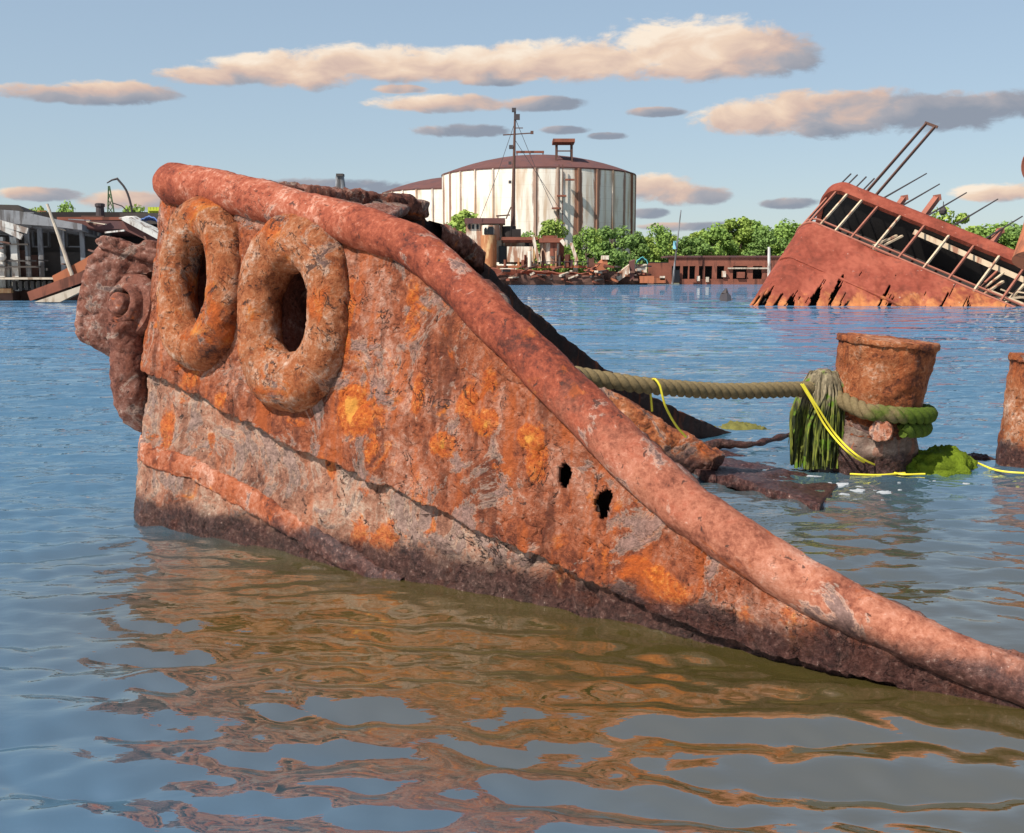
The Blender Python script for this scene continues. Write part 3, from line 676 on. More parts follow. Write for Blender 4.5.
LUG = [(112,246),(134,242),(160,250),(184,258),(184,272),(164,275),(151,286),(149,310),(148,335),(140,352),(129,362),(117,360),(100,352),(88,340),(86,316),(90,290),(99,264)]
o = side_block(LUG, LY, .34, FW).build('towing_lug', M['shackle'], bow, True)
remesh(o, .014)
rough_up(o, [(.016, 3, 3), (.007, 13, 6)], flake=.016, flake_s=3.2, off=3)
CAP = [(112,244),(122,241),(148,247),(176,255),(178,263),(176,268),(148,262),(116,253)]
o = side_block(CAP, LY-.02, .34, FW, .02, True).build('lug_cap', M['shackle'], bow, True); remesh(o, .012); rough_up(o, [(.008, 6, 4), (.010, 16, 5)], flake=.010, off=8)
o = side_block([(142,246),(150,240),(160,244),(160,256),(146,258)], LY-.1, .1, FW, .02).build('lug_knob', M['shackle'], bow, True)

# ------------------------------------------------------------------ shackle hung on the lug
Pp = at(118, 303, LY-.31) - FW*.10
shk = empty('shackle', Pp, 'heavy rusty shackle with a round pin hanging from the lug at the bow tip', 'shackle')
b = MB(); b.lathe(Pp - FW*.40, [(.05,0),(.068,.005),(.072,.505),(.070,.518),(.060,.526),(.045,.528),(.02,.529)], 32, FW); o = b.build('pin', M['shackle'], shk, True); rough_up(o, [(.0025, 16, 4)])
b = MB(); b.lathe(Pp + FW*.02, [(.20,-.09),(.218,-.06),(.216,-.02),(.205,.0),(.150,.004),(.146,.02),(.138,.055),(.124,.072),(.104,.075),(.094,.066),(.090,.03),(.089,-.03)], 56, FW); o = b.build('eye', M['shackle'], shk, True); rough_up(o, [(.004, 6, 3), (.004, 22, 5)], flake=.003, flake_s=9)
q0 = Pp + FW*.02 - Vector((.03,0,0)); dn = Vector((.05, .02, -1)).normalized()
pts = [q0 + dn*.10, q0 + dn*.34, q0 + dn*.58 + FW*.01, q0 + dn*.70 - FW*.03, q0 + dn*.735 - FW*.13, q0 + dn*.70 - FW*.24, q0 + dn*.5 - FW*.30, q0 + dn*.02 - FW*.32]
path = catmull(pts, .02); n = len(path)
o = MB().tube(path, [.132 - .008*math.sin(math.pi*i/(n-1)) for i in range(n)], 40).build('loop', M['shackle'], shk, True); rough_up(o, [(.012, 4, 3), (.012, 14, 5)], flake=.010, flake_s=8)

# ------------------------------------------------------------------ mooring bollards and rope
Bb = atz(880, 468, -.25); Bb = Vector((Bb.x*9.06/Bb.y - .13, 9.06, -.25))
def bollard(base, ax, prof, label, group, seed, split=None):
    rt = empty('bollard', base, label, 'bollard', group)
    b = MB(); b.lathe(base, prof, 72, ax); o = b.build('barrel', M['bollard'], rt, True)
    rough_up(o, [(.012, 2.0, 2), (.012, 10, 5)], flake=.008, flake_s=5, off=seed)
    return rt
axB = Vector((.10, -.03, 1)).normalized()
def ring_prof(r0, z0, r1, z1, n): return [(r0+(r1-r0)*i/n, z0+(z1-z0)*i/n) for i in range(n+1)]
bol = bollard(Bb, axB, ring_prof(.325,.55,.388,1.29,40) + [(.405,1.292),(.41,1.300),(.41,1.330),(.402,1.342),(.37,1.344),(.2,1.346),(.02,1.348)], 'wide rusty bollard leaning with green rope wound round its foot', 'rusty mooring bollards', 2)
b = MB(); b.lathe(Bb, [(.36,-.1)] + ring_prof(.345,.0,.335,.60,24), 64, axB); o = b.build('encrusted_foot', M['stone'], bol, True); rough_up(o, [(.06, 2.5, 4), (.02, 9, 4)], flake=.02, off=5)
pc = at(881, 429, 8.72); d = Vector((-.35, -.9, -.02)).normalized()
b = MB(); b.lathe(pc - d*.25, [(.07,0),(.09,.05),(.088,.22),(.098,.26),(.10,.32),(.085,.35),(.03,.355)], 28, d); o = b.build('cross_pin', M['rail'], bol, True); rough_up(o, [(.02, 6, 4)], flake=.01)
B2 = Vector((atz(1037, 466).x*1.0, 9.2, -.25))
bollard(B2, Vector((.11,0,1)).normalized(), ring_prof(.33,-.1,.35,1.10,40) + [(.37,1.105),(.375,1.14),(.365,1.165),(.3,1.17),(.02,1.172)], 'narrower rusty bollard cut off by the right edge of the picture', 'rusty mooring bollards', 9)

def rope_mat(name, green):
    t = NT(name); n = t.noise(6, 6, .65, .3); f = t.noise(60, 4, .7)
    c = t.mix(f, (.060,.042,.018), (.25,.185,.095)); g = t.mix(f, (.016,.03,.004), (.10,.14,.016))
    x = t.xyz()[0]; e = t.math('ADD', x, t.math('MULTIPLY', t.math('SUBTRACT', n, .5), 1.2))
    c = t.mix(t.step(e, green[0], green[1]), c, g)
    return t.fin(c, .9, t.bump(t.math('ADD', n, t.math('MULTIPLY', f, .5)), .8, .01), .15)
M['rope'] = rope_mat('mossy_rope', (2.75, 3.1))
M['cord'] = simple('yellow_cord', (.66,.56,.04), .5, .2, 20)
def twisted(path, R0, pitch, strands=3, n=8, step=.02):
    """laid rope: strands wound round each other"""
    P = catmull(path, step); b = MB(); X = None
    fr = []; dist = 0
    for i, p in enumerate(P):
        a = P[max(i-1,0)]; c = P[min(i+1,len(P)-1)]; t = (c-a).normalized()
        if X is None: X = Vector((0,0,1)).cross(t).normalized()
        X = (X - t*X.dot(t)).normalized(); Y = t.cross(X)
        if i: dist += (p-P[i-1]).length
        fr.append((p, X.copy(), Y, dist))
    for k in range(strands):
        b.tube([p + (X*math.cos(2*math.pi*(k/strands + d/pitch)) + Y*math.sin(2*math.pi*(k/strands + d/pitch)))*R0*.54 for p, X, Y, d in fr], R0*.56, n)
    return b
rope = empty('mooring_rope', at(700, 387, 8.3), 'thick laid mooring rope stretched from the bow to the bollard', 'rope')
rp_path = [at(560,372,7.9), at(600,379,8.0), at(650,386,8.1), at(720,391,8.45), at(775,390,8.7), at(815,389,8.95)]
o = twisted(rp_path, .061, .23).build('stretched_line', M['rope'], rope, True)
cB = Bb + axB*.0
def around(h, ang, r): 
    X = Vector((1,0,0)); X = (X - axB*X.dot(axB)).normalized(); Y = axB.cross(X)
    return cB + axB*h + X*(r*math.cos(ang)) + Y*(r*math.sin(ang))
wrap = [at(824,389,9.0), at(834,396,8.93)] + [around(.77 - .0*a, R(a), .405) for a in range(-122, 10, 12)] + [around(.76-.10*(a-10)/170, R(a), .41) for a in range(15, 190, 14)]
wrap2 = [around(.655, R(a), .385) for a in range(284, 366, 12)] + [around(.64, R(a), .385) for a in range(370, 440, 14)]
o = twisted(wrap, .066, .24).build('upper_turn', M['rope'], rope, True)
o = twisted(wrap2, .064, .24).build('lower_turn', M['rope'], rope, True)

# frayed rope end draped with weed beside the bollard
def weed_mat():
    t = NT('seaweed'); n = t.noise(5, 5, .6); f = t.noise(1, 4, .65, .2, t.mapping((34, 34, 3.5)))
    z = t.xyz()[2]; c = t.mix(t.step(f, .42, .70), (.010,.016,.003), (.24,.26,.035)); d = t.mix(t.step(f, .3, .7), (.045,.035,.018), (.27,.215,.13))
    e = t.math('ADD', z, t.math('MULTIPLY', t.math('SUBTRACT', n, .5), .35)); c = t.mix(t.step(e, .48, .68), c, d)
    c = t.mix(t.step(t.noise(9, 3, .5), .55, .65), c, (.10,.17,.012))
    return t.fin(c, .8, t.bump(f, .6, .01), .3)
M['weed'] = weed_mat()
def moss_mat():
    t = NT('moss'); n = t.noise(7, 6, .65); f = t.noise(45, 4, .7)
    c = t.mix(t.math('ADD', t.math('MULTIPLY', n, .6), t.math('MULTIPLY', f, .4)), (.010,.016,.003), (.22,.30,.02))
    return t.fin(c, .9, t.bump(f, 1.0, .02), .1)
M['moss'] = moss_mat(); M['olive_moss'] = simple('olive_moss', (.12,.11,.025), .9, .6, 9, bump=.8)
WD = 9.0
wroot = empty('weedy_rope_end', at(822, 462, WD), 'frayed rope end draped with hanging green seaweed beside the bollard', 'seaweed')
b = MB(); rnd = random.Random(5)
top = at(823, 377, WD)
b2 = MB()
b2.grid(lambda u, v: Vector((top.x, top.y, top.z-.04)) + Vector((.15*math.sin(math.pi*v)*math.cos(6.283*u), .13*math.sin(math.pi*v)*math.sin(6.283*u), .10*math.cos(math.pi*v))), 28, 16, closed_u=True)
o = b2.build('knot', M['weed'], wroot, True); rough_up(o, [(.05, 6, 4)])
core = MB(); core.lathe(Vector((top.x, top.y+.02, -.2)), [(.13,0),(.135,.3),(.12,.6),(.10,.8)], 24); o = core.build('post_stub', M['dark_wood'], wroot, True); rough_up(o, [(.05, 4, 4)])
for i in range(520):
    a = rnd.uniform(0, 6.283); rr = .045 + .09*rnd.random()**.5
    p0 = Vector((top.x + rr*.8*math.cos(a), top.y + rr*.8*math.sin(a), top.z + rnd.uniform(-.03, .05)))
    k = 1.05 + rnd.uniform(0, .35); L = rnd.uniform(.45, .85)
    p1 = Vector((top.x + rr*k*1.05*math.cos(a), top.y + rr*k*math.sin(a), top.z - .12)); 
    z2 = max(.03, top.z - L)
    p2 = Vector((top.x - .02 + rr*k*1.1*math.cos(a) + rnd.gauss(0,.035), top.y + rr*k*1.1*math.sin(a), (p1.z+z2)/2)); p3 = p2 + Vector((rnd.gauss(0,.02), rnd.gauss(0,.02), z2-p2.z))
    w = .003 + .014*rnd.random()**2
    b.tube(catmull([p0, p1, p2, p3], .08), w, 5)
o = b.build('weed_strands', M['weed'], wroot, True)

def mound(name, c, rx, ry, rz, mat, label, cat, seed, yaw=0, group=None):
    b = MB()
    def fn(u, v):
        a = 2*math.pi*u; ph = v*math.pi*.62
        return Vector((rx*math.sin(ph)*math.cos(a), ry*math.sin(ph)*math.sin(a), rz*math.cos(ph)))
    b.grid(fn, 64, 26, closed_u=True)
    o = b.build(name, mat, None, True); o.location = c; o.rotation_euler = (0,0,yaw)
    rough_up(o, [(rz*.30, 2.2/max(rx,.2)*.6, 3), (rz*.22, 9, 4), (.022, 26, 3)], off=seed)
    return tag(o, label, cat, group)
mound('mossy_rock', atz(938, 468) + Vector((0,0,-.02)), .33, .24, .20, M['moss'], 'bright green mossy lump at the waterline between the two bollards', 'rock', 3)
mound('mossy_rock', atz(906, 470) + Vector((0,0,-.03)), .13, .12, .11, M['moss'], 'small pale mossy lump touching the foot of the leaning bollard', 'rock', 6)
mound('mossy_rock', atz(742, 430) + Vector((0,.1,-.04)), .30, .22, .10, M['olive_moss'], 'low olive mossy lump just behind the stretched rope', 'rock', 8)
mound('wet_stone', atz(978, 462) + Vector((0,.15,-.03)), .22, .14, .07, M['stone'], 'dark wet stone barely above water beside the right bollard', 'rock', 9)
# bent rusty stick floating
stick = [atz(690,444,.04), atz(706,447,.05), atz(722,444,.07), atz(752,444,.07), atz(792,435,.09), atz(820,434,.07)]
pp = catmull(stick, .04); nst = len(pp)
o = MB().tube([displaced(p, .012, 9) for p in pp], [.028+.022*(i/nst > .12 and i/nst < .3) + .008*math.sin(i) for i in range(nst)], 10).build('floating_stick', M['beam'], None, True)
tag(o, 'crooked brown stick floating in front of the weedy rope end', 'stick')
# thin yellow cords
def cord(paths, label, loc):
    b = MB()
    for p in paths: b.tube(catmull(p, .03), .0085, 6)
    o = b.build('yellow_cord', M['cord'], None, True); return tag(o, label, 'cord')
cord([[at(655,379,8.0), at(660,386,7.98), at(665,405,8.0), at(675,424,8.1), at(686,437,8.2)], [at(650,386,8.1), at(651,398,8.1), at(652,411,8.15)], [at(655,379,8.0), at(652,380,8.1), at(650,386,8.1)]],
     'thin yellow cord looped over the stretched rope near the bow', 0)
cord([[at(801,384,8.76), at(812,402,8.76), at(826,427,8.76), at(848,452,8.60), at(871,466,8.85)], [at(803,384,8.76), at(818,408,8.76), at(836,435,8.76), at(858,456,8.60), at(882,468,8.85)], [atz(882,468,.02), atz(900,474,.015), atz(925,474,.015)], [atz(850,474,.02), atz(878,475,.015), atz(905,473,.015)]],
     'yellow cord trailing from the weedy rope end into the water', 0)

cord([[atz(973,461,.03), atz(996,470,.012), atz(1024,473,.012), atz(1060,473,.012)], [atz(1008,465,.02), atz(1024,467,.012), atz(1060,468,.012)]], 'yellow cord floating between the mossy lump and the right bollard', 0)

# foam scraps on the water behind the wreck
def foam():
    t = NT('sea_foam'); t.fin((.34,.35,.36), .8, t.bump(t.noise(60, 4, .7), .8, .01)); b = MB(); rnd = random.Random(11)
    wv, wr, wa = WVERTS
    def lift(x, y):
        i = int(np.argmin(abs(wr - math.hypot(x, y)))); j = int(np.argmin(abs(wa - math.atan2(x, y)))); return float(wv[i, j, 2])
    for i in range(30):
        px = rnd.gauss(850, 45); py = rnd.gauss(486, 9)
        if i > 26: px = rnd.uniform(620, 700); py = rnd.uniform(448, 460)
        c = atz(px, py, 0); rx = .015 + .06*rnd.random()**2; ry = rx*rnd.uniform(.25, .6); n = 12
        k = [rnd.uniform(.5, 1.3) for _ in range(n)]
        def P(j, f, dz):
            q = c + Vector((rx*f*k[j]*math.cos(6.283*j/n), ry*f*k[j]*math.sin(6.283*j/n), 0)); q.z = lift(q.x, q.y) + dz; return q
        top_ = [b.vert(P(j, .75, .005)) for j in range(n)]; lo = [b.vert(P(j, 1, -.004)) for j in range(n)]
        b.f.append(tuple(top_))
        for j in range(n): b.f.append((lo[j], lo[(j+1)%n], top_[(j+1)%n], top_[j]))
    o = b.build('foam', t.m, None, True); o['kind'] = 'stuff'
foam()

# ------------------------------------------------------------------ helpers for things measured on the photograph
def rect(b, x0, y0, x1, y1, D, depth, back=True):
    """a box whose front face spans the measured rectangle at distance D, going back by depth"""
    p = at(x0, y1, D); q = at(x1, y0, D)
    b.box(((p.x+q.x)/2, D + depth/2, (p.z+q.z)/2), (abs(q.x-p.x), depth, abs(q.z-p.z))); return b
def drum(b, x0, x1, y0, y1, D, n=24):
    p = at(x0, y1, D); q = at(x1, y0, D); r = (q.x-p.x)/2
    b.lathe(((p.x+q.x)/2, D+r, p.z), [(r,0),(r,q.z-p.z)], n); return b
def part(name, mat, root, fn, **k):
    b = MB(); fn(b); return b.build(name, mat, root, **k)

# ------------------------------------------------------------------ the listing red ship on the right
ex = Vector((.8,-.45,-.40)).normalized(); eu = Vector((.6,.53,.6)); eu = (eu - ex*eu.dot(ex)).normalized(); ew = ex.cross(eu)
if ew.y < 0: ew = -ew
A0 = at(800, 217.5, 62)
def S(L, w, u): return A0 + ex*L + ew*w + eu*u
def shell(t, off=0.0):
    """plan of the ship: near side from the far right to the rounded end and back; t in metres, returns L, w"""
    a, c = 1.0+off, 1.5+off; 
    if t < 20: return 20+1.0-t, -off
    f = (t-20)/3.0
    if f < 1.571: return 1.0 - a*math.sin(f), 1.5 - c*math.cos(f)
    return 1.0 - a, 1.5 + (t-20-4.713)
ship = empty('sunken_ship', S(6, 0, -5), 'red oxide ship sunk at a steep list with an open gallery of slanting stanchions', 'ship')
def hull_pt(u, v):
    t = 27.5*u; L, w = shell(t); h = -10 + 10*v; k = max(0, -h-4.2)
    p = S(L, w, h) - ew*(.05*k*k*.3) 
    return p - ex*(h*.09) + ew*(.13*noise.fractal(p*.55, .8, 2, 4))
def hull_keep(u, v):
    t = 27.5*u; L, w = shell(t); h = -10 + 10*v; p = S(L, w, h)
    if p.z > 2.1 or p.z < -.3: return True
    m = noise.fractal(Vector((L*2.5+3, h*.24, 4.0)), .7, 2, 4)
    lim = .21 if L < 4.5 else (.30 if (8.0 < L < 12.5) else .5)
    return not (m > lim + max(0, p.z-.6)*.5)
b = MB(); b.grid(hull_pt, 620, 230, hull_keep)
o = b.build('hull', M['ship'], ship, True, fix=False)
m = o.modifiers.new('solid', 'SOLIDIFY'); m.thickness = .12; m.offset = 0
part('strake', M['ship'], ship, lambda b: b.tube([S(*shell(t*.5, .02), -3.0) + ex*.27 for t in range(0, 46)], .10, 6), smooth=True)
part('gunwale', M['stanchion_red'], ship, lambda b: b.tube([S(*shell(t*.5, .05), .02) for t in range(0, 54)], .07, 6))
b = MB()
prof = [(3.05,-.15),(3.05,.10),(3.2,.2),(3.65,.22),(3.85,.12),(3.85,-.15)]
b.grid(lambda u, v: S(*(lambda q: (q[0], q[1]))(shell(27*u, prof[round(v*5)][1])), prof[round(v*5)][0] + .03*noise.noise(Vector((u*40, v, 0)))), 130, 6)
b.build('deck_band', M['ship'], ship, False)
pl = [shell(t*.5, -.12) for t in range(0, 53)]
back = [(0.0, 9.0), (21.3, 9.0)]
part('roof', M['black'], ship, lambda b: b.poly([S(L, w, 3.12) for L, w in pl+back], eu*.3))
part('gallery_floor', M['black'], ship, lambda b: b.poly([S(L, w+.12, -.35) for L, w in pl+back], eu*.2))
part('gallery_dark_sheet', M['black'], ship, lambda b: b.poly([S(1.6,2.4,-.15), S(21,2.4,-.15), S(21,2.4,3.1), S(1.6,2.4,3.1)], ew*.2))  # near-black sheet added so the gallery openings look dark
part('hold_dark_sheet', M['black'], ship, lambda b: b.poly([S(.5,1.2,-9), S(21,1.2,-9), S(21,1.2,-.4), S(1,1.2,-.4)], ew*.2))  # near-black sheet for the shade seen through the hull slots
for i, L in enumerate([.1, .55, 1.2, 2.1, 3.05, 4.4, 5.8, 7.2, 8.6, 10.0, 11.4, 12.8, 14.2, 15.6]):
    lw = (L, 0) if L > 1.0 else shell(20 + 3*math.asin(min(1, (1.0-L)/1.0)))
    part('stanchion', M['stanchion' if i in (2,3,5,7,9,11,13) else 'stanchion_red'], ship, lambda b: b.bar(S(lw[0], lw[1]-.03, -.05), S(lw[0]+.1, lw[1]-.03, 3.1), .11, .11))
part('lower_rail', M['stanchion_red'], ship, lambda b: b.tube([S(*shell(t*.5), .42) for t in range(0, 46)], .06, 6))
part('ceiling_beam', M['stanchion'], ship, lambda b: b.bar(S(5.5,.5,2.9), S(18,.6,2.6), .2, .28))
for a, c in (((4.0,.25,0),(4.9,.3,1.9)), ((4.25,.3,-.1),(5.15,.35,2.1)), ((10.3,.4,0),(10.9,.5,2.0)), ((10.9,.3,.2),(12.3,.5,1.6)), ((11.5,.5,.0),(11.9,.4,2.3)), ((12.6,.35,.1),(13.4,.6,2.4)), ((10.5,.2,.7),(13.5,.3,.9))):
    part('broken_brace', M['stanchion'], ship, lambda b: b.bar(S(*a), S(*c), .16, .10))
rt_ = random.Random(12)
for k in range(16):
    L_ = rt_.uniform(8.5, 16); w_ = rt_.uniform(.15, .9); u_ = rt_.uniform(0, 1.6); a_ = rt_.uniform(.2, 1.5)
    part('broken_brace', M[rt_.choice(['stanchion','stanchion','stanchion_red','brown'])], ship, lambda b: b.bar(S(L_, w_, u_), S(L_ + 1.4*math.cos(a_), w_+rt_.uniform(-.1,.4), min(3.0, u_ + 1.7*math.sin(a_))), rt_.uniform(.06,.14), .07))
for px, ln in ((884,2.5),(900,2.2),(921,2.3),(942,2.6),(968,2.2),(992,2.6)):
    L = (px-825)/14.2; 
    part('rail_rod', M['rod'], ship, lambda b: b.tube([S(L-1.3,.3,3.8), S(L-1.3,.3,3.8) + (eu*.97+ex*.34)*ln*1.5], [.055,.035], 6))
for k, dx in enumerate((-.1, .25, .75, 1.2)):
    part('rail_rod', M['rod'], ship, lambda b: b.tube([S(dx+.2,1.1,3.7), S(dx+.2,1.1,3.7) + eu*(2.3+.12*k)+ex*(.2)], .045, 6))
part('rail_rod', M['rod'], ship, lambda b: b.tube([S(.2,1.1,4.9), S(1.3,1.1,4.8)], .04, 6))
gb = S(1.9, .5, 3.5); gl = eu*8.3 + ex*.3
for q in (0, .55):
    part('gangway_rail', M['brown'], ship, lambda b: b.bar(gb + ex*q - eu*(q*.3), gb + ex*q + gl - eu*(q*.1), .10, .14))
part('gangway_head', M['brown'], ship, lambda b: b.bar(gb + gl - ex*.1, gb + gl + ex*.7, .16, .16))
for L, ln, th in ((4.0,1.5,.30),(5.5,2.5,.34),(9.4,1.9,.30)):
    p0 = S(L-.1, .5, 3.6)
    part('derrick_post', M['stanchion_red'], ship, lambda b: (b.bar(p0, p0+eu*ln, th, th*.8), b.bar(p0+eu*(ln-.08)-ex*.08, p0+eu*(ln+.12)+ex*.1, th*1.25, th)))
lp = S(5.5,.4,3.6) + eu*2.3 + ex*.35
lamp = empty('ship_lantern', lp, 'small dark lantern hanging from a short post on the red ship', 'lantern')
part('body', M['rod'], lamp, lambda b: b.lathe(lp - Vector((0,0,.75)), [(.08,0),(.2,.08),(.22,.25),(.12,.42),(.05,.48)], 12))
part('cable', M['rod'], lamp, lambda b: b.tube([lp - Vector((0,0,.3)), lp], .025, 5))
# ventilator cowl at the picture's right edge
vb = at(1040, 262, 53); vt = at(1050, 205, 54)
vent = empty('ventilator', vb, 'rusty ventilator with round cowl at the right edge above the listing ship', 'ventilator')
o = part('trunk', M['oxide'], vent, lambda b: b.tube([vb, vb.lerp(vt, .5), vt, at(1052,182,54), at(1050,168,53.6)], [1.25, 1.05, .95, .95, 1.0], 28), smooth=True)
cc = at(1049,165,53.2)
part('cowl', M['redbrown'], vent, lambda b: b.lathe(cc, [(.9,-.3),(1.1,0),(1.18,.25),(1.14,.3),(1.0,.1),(.6,-.15),(.02,-.2)], 36, Vector((-.55,-.8,.1)), cap=False), smooth=True)

# ------------------------------------------------------------------ the gas holders
def tank(cx, cy, r, zt, label, phase, front):
    rt = empty('storage_tank', (cx, cy, 1.5), label, 'tank')
    m = tank_mat(cx, cy, 12, phase)
    part('wall', m, rt, lambda b: b.lathe((cx, cy, 1.2), [(r,0),(r,zt-1.2)], 120, cap=False), smooth=True)
    dome = [(r+.12, zt-.25), (r+.15, zt+.05)] + [(r*q, zt+.05 + 4.6*(1-q*q)) for q in (.99,.95,.9,.82,.72,.6,.45,.3,.15)] + [(.05, zt+4.65)]
    part('roof', M['mauve'], rt, lambda b: b.lathe((cx, cy, 0), [(rr, z) for rr, z in dome], 90, cap=True), smooth=False)
    for k in range(-6, 8):
        a = R(phase + 12*k); p = Vector((cx + (r+.1)*math.sin(a), cy - (r+.1)*math.cos(a), 0)); N = Vector((math.sin(a), -math.cos(a), 0)); T = Vector((math.cos(a), math.sin(a), 0))
        part('rib', m, rt, lambda b: b.box((p.x, p.y, (zt+1.2)/2), (.35, .3, zt-1.5), (T, N, Vector((0,0,1)))))
    return rt
TA = tank(6.2, 263, 22.6, 24.6, 'tall white rust-streaked tank standing nearest, with a gantry on its dome', -3, True)
tank(-13.0, 307, 22.4, 23.6, 'white tank partly hidden behind the larger gantry tank', 5, False)
for x, d_ in ((556,246),(572,246),(557,250),(571,250)): part('gantry_post', M['brown'], TA, lambda b: b.bar(at(x,168,d_), at(x,141,d_), .35, .35))
part('gantry_rail', M['brown'], TA, lambda b: b.bar(at(556,151,246), at(572,151,246), .25))
part('gantry_roof', M['redbrown'], TA, lambda b: rect(b, 553, 138.5, 575, 142, 245, 6))
part('dome_railing', M['redbrown'], TA, lambda b: (b.bar(at(516,152,258), at(544,152,258), .5), [b.bar(at(x,158,258), at(x,152,258), .25) for x in (517,530,543)]))
sx = lambda a: Vector((6.2 + 23.3*math.sin(R(a)), 263 - 23.3*math.cos(R(a)), 0))
def stair(b):
    p = sx(9.5); b.bar(p + Vector((0,0,3)), p + Vector((0,0,25)), .22); b.bar(p + Vector((.8,0,3)), p + Vector((.8,0,25)), .18)
part('ladder', M['brown'], TA, stair)
for z, dx in ((21.8, 2.3), (18.4, .6), (15.8, -.5), (12.6, .2)):
    p = sx(9.5) + Vector((dx, -.3, z)); part('landing', M['redbrown'], TA, lambda b: b.box(p, (2.0, 1.0, .35)))

# ------------------------------------------------------------------ wrecks along the far shore
D = 186
tug = empty('tugboat', at(510, 283, D), 'derelict white and rust tugboat with tall mast in front of the tank', 'tugboat')
b = MB()
st = [(478,268),(500,267),(530,268),(570,270),(590,268),(606,262)]
def tughull(u, v):
    x = 470 + 138*u; top = 271 - 3*math.cos(u*3) - 8*max(0, u-.8)*5*.5; 
    p = at(x, top*(1-v) + 285*v, D); w = 4*math.sin(math.pi*min(1, .08+u*.9))**.5
    return p + Vector((0, 2.0 - w*(1-v*.35) + .25*noise.noise(p*.5), .25*noise.noise(p*.8)))
b.grid(tughull, 70, 12); b.build('hull', M['redbrown'], tug, solid=.3)
part('main_deck', M['oxide'], tug, lambda b: rect(b, 474, 265.5, 598, 268, D-.5, 7))
part('wheelhouse', M['white_rust'], tug, lambda b: (rect(b, 466, 222, 482, 258, D+1, 5), rect(b, 482, 222, 503, 262, D+2, 4)))
part('wheelhouse_roof', M['mauve'], tug, lambda b: rect(b, 464.5, 218, 505, 223.5, D+.3, 6.5))
for x in (468.2, 472, 476.5): part('window', M['glass'], tug, lambda b: rect(b, x, 224.5, x+2.2, 229, D+.85, .3))
part('front_house', M['white_rust'], tug, lambda b: drum(b, 481, 500, 225, 240, D-.5))
part('drum_tower', M['tan_rust'], tug, lambda b: drum(b, 480.5, 496.5, 235, 267, D-1.2))
for x, w, y0 in ((484, 2.8, 227.5), (487.5, 6, 226.5)): part('window', M['glass'], tug, lambda b: (rect(b, x, y0+1.5, x+w, 234.5, D-.75, .5), rect(b, x+.6, y0, x+w-.6, y0+1.6, D-.74, .5)))
part('funnel', M['black'], tug, lambda b: (drum(b, 502, 516, 226, 238, D+1), rect(b, 512, 229, 521, 237, D+1, 3)))
part('deckhouse_roof', M['redbrown'], tug, lambda b: (rect(b, 501, 237, 538, 240, D-.5, 7), rect(b, 503, 240, 536, 242.5, D+.2, 5)))
part('deckhouse', M['white_rust'], tug, lambda b: (rect(b, 507, 246.5, 533, 262, D-.2, 4), rect(b, 502, 241, 535, 264, D+2, 3)))
part('doorway', M['glass'], tug, lambda b: rect(b, 499, 246, 506, 264, D+1.4, .8))
part('window', M['glass'], tug, lambda b: rect(b, 525, 242.8, 529, 246, D+1.8, .5))
part('aft_turret', M['white_rust'], tug, lambda b: drum(b, 540, 560, 243, 264, D-.4))
part('turret_panel', M['redbrown'], tug, lambda b: (rect(b, 550, 243, 557, 256, D-.65, .5), rect(b, 559, 243, 564, 262, D+1, 2)))
part('turret_roof', M['redbrown'], tug, lambda b: (rect(b, 539, 238, 564, 242.5, D-1.2, 7), rect(b, 543, 235.5, 557, 238.2, D, 4)))
for a_, c_, w_ in (((533,237),(539,262),.5), ((561,240),(565,245),.6), ((571,243),(577,261),.5)): part('leaning_strut', M['white_rust'], tug, lambda b: b.bar(at(*a_, D-1.3), at(*c_, D-1.3), w_))
mastb = at(512.5, 240, D+2); mt = at(515, 112, D+2)
part('mast', M['brown'], tug, lambda b: (b.tube([mastb, mt], [.38,.16], 8)))
part('mast_yard', M['brown'], tug, lambda b: (b.bar(at(503,135,D+2), at(533,133,D+2), .18), b.bar(at(515,128,D+2), at(523,128,D+2), .14), b.box(at(532,132.5,D+2), (.5,.4,.5))))
for x, y, w_ in ((514,110,.7),(517,117,.95),(511,147,.65),(510,163,.5),(510,182,.5)): part('mast_lamp', M['rod'], tug, lambda b: b.box(at(x,y,D+2), (w_, .6, w_*.95)))
part('signal_frame', M['brown'], tug, lambda b: (b.bar(at(496,216,D+1), at(510,215,D+1), .22), b.bar(at(506,219,D+1), at(511,207,D+1), .2), b.bar(at(498,219,D+1), at(498,215,D+1), .2)))

for a_, c_ in (((514,125),(480,219)), ((515,118),(566,236)), ((515,140),(598,262))): part('stay', M['rod'], tug, lambda b: b.tube([at(*a_, D+2), at((a_[0]+c_[0])/2, (a_[1]+c_[1])/2+3, D+1), at(*c_, D)], .045, 5))
rt_ = random.Random(4)
for k in range(26):
    x_ = rt_.uniform(497, 603); y_ = rt_.uniform(254, 268); h_ = rt_.uniform(1.5, 7)
    part('deck_fitting', M[rt_.choice(['white_rust','redbrown','brown','tan_rust','dark_wood','mauve'])], tug, (lambda b: drum(b, x_, x_+rt_.uniform(1.2, 4), y_-h_, 267, D-rt_.uniform(0,1.5), 10)) if k % 3 else (lambda b: rect(b, x_, y_-h_, x_+rt_.uniform(2, 8), 267, D-rt_.uniform(0,1.2), 1)))
for x_ in range(535, 604, 6): part('handrail_post', M['rod'], tug, lambda b: b.bar(at(x_, 267, D-.8), at(x_+rt_.uniform(-.6,.6), 261.5, D-.8), .12))
part('handrail', M['rod'], tug, lambda b: b.tube([at(535+6*k, 261.7+rt_.uniform(-.3,.5), D-.8) for k in range(12)], .06, 5))
rnd = random.Random(21)
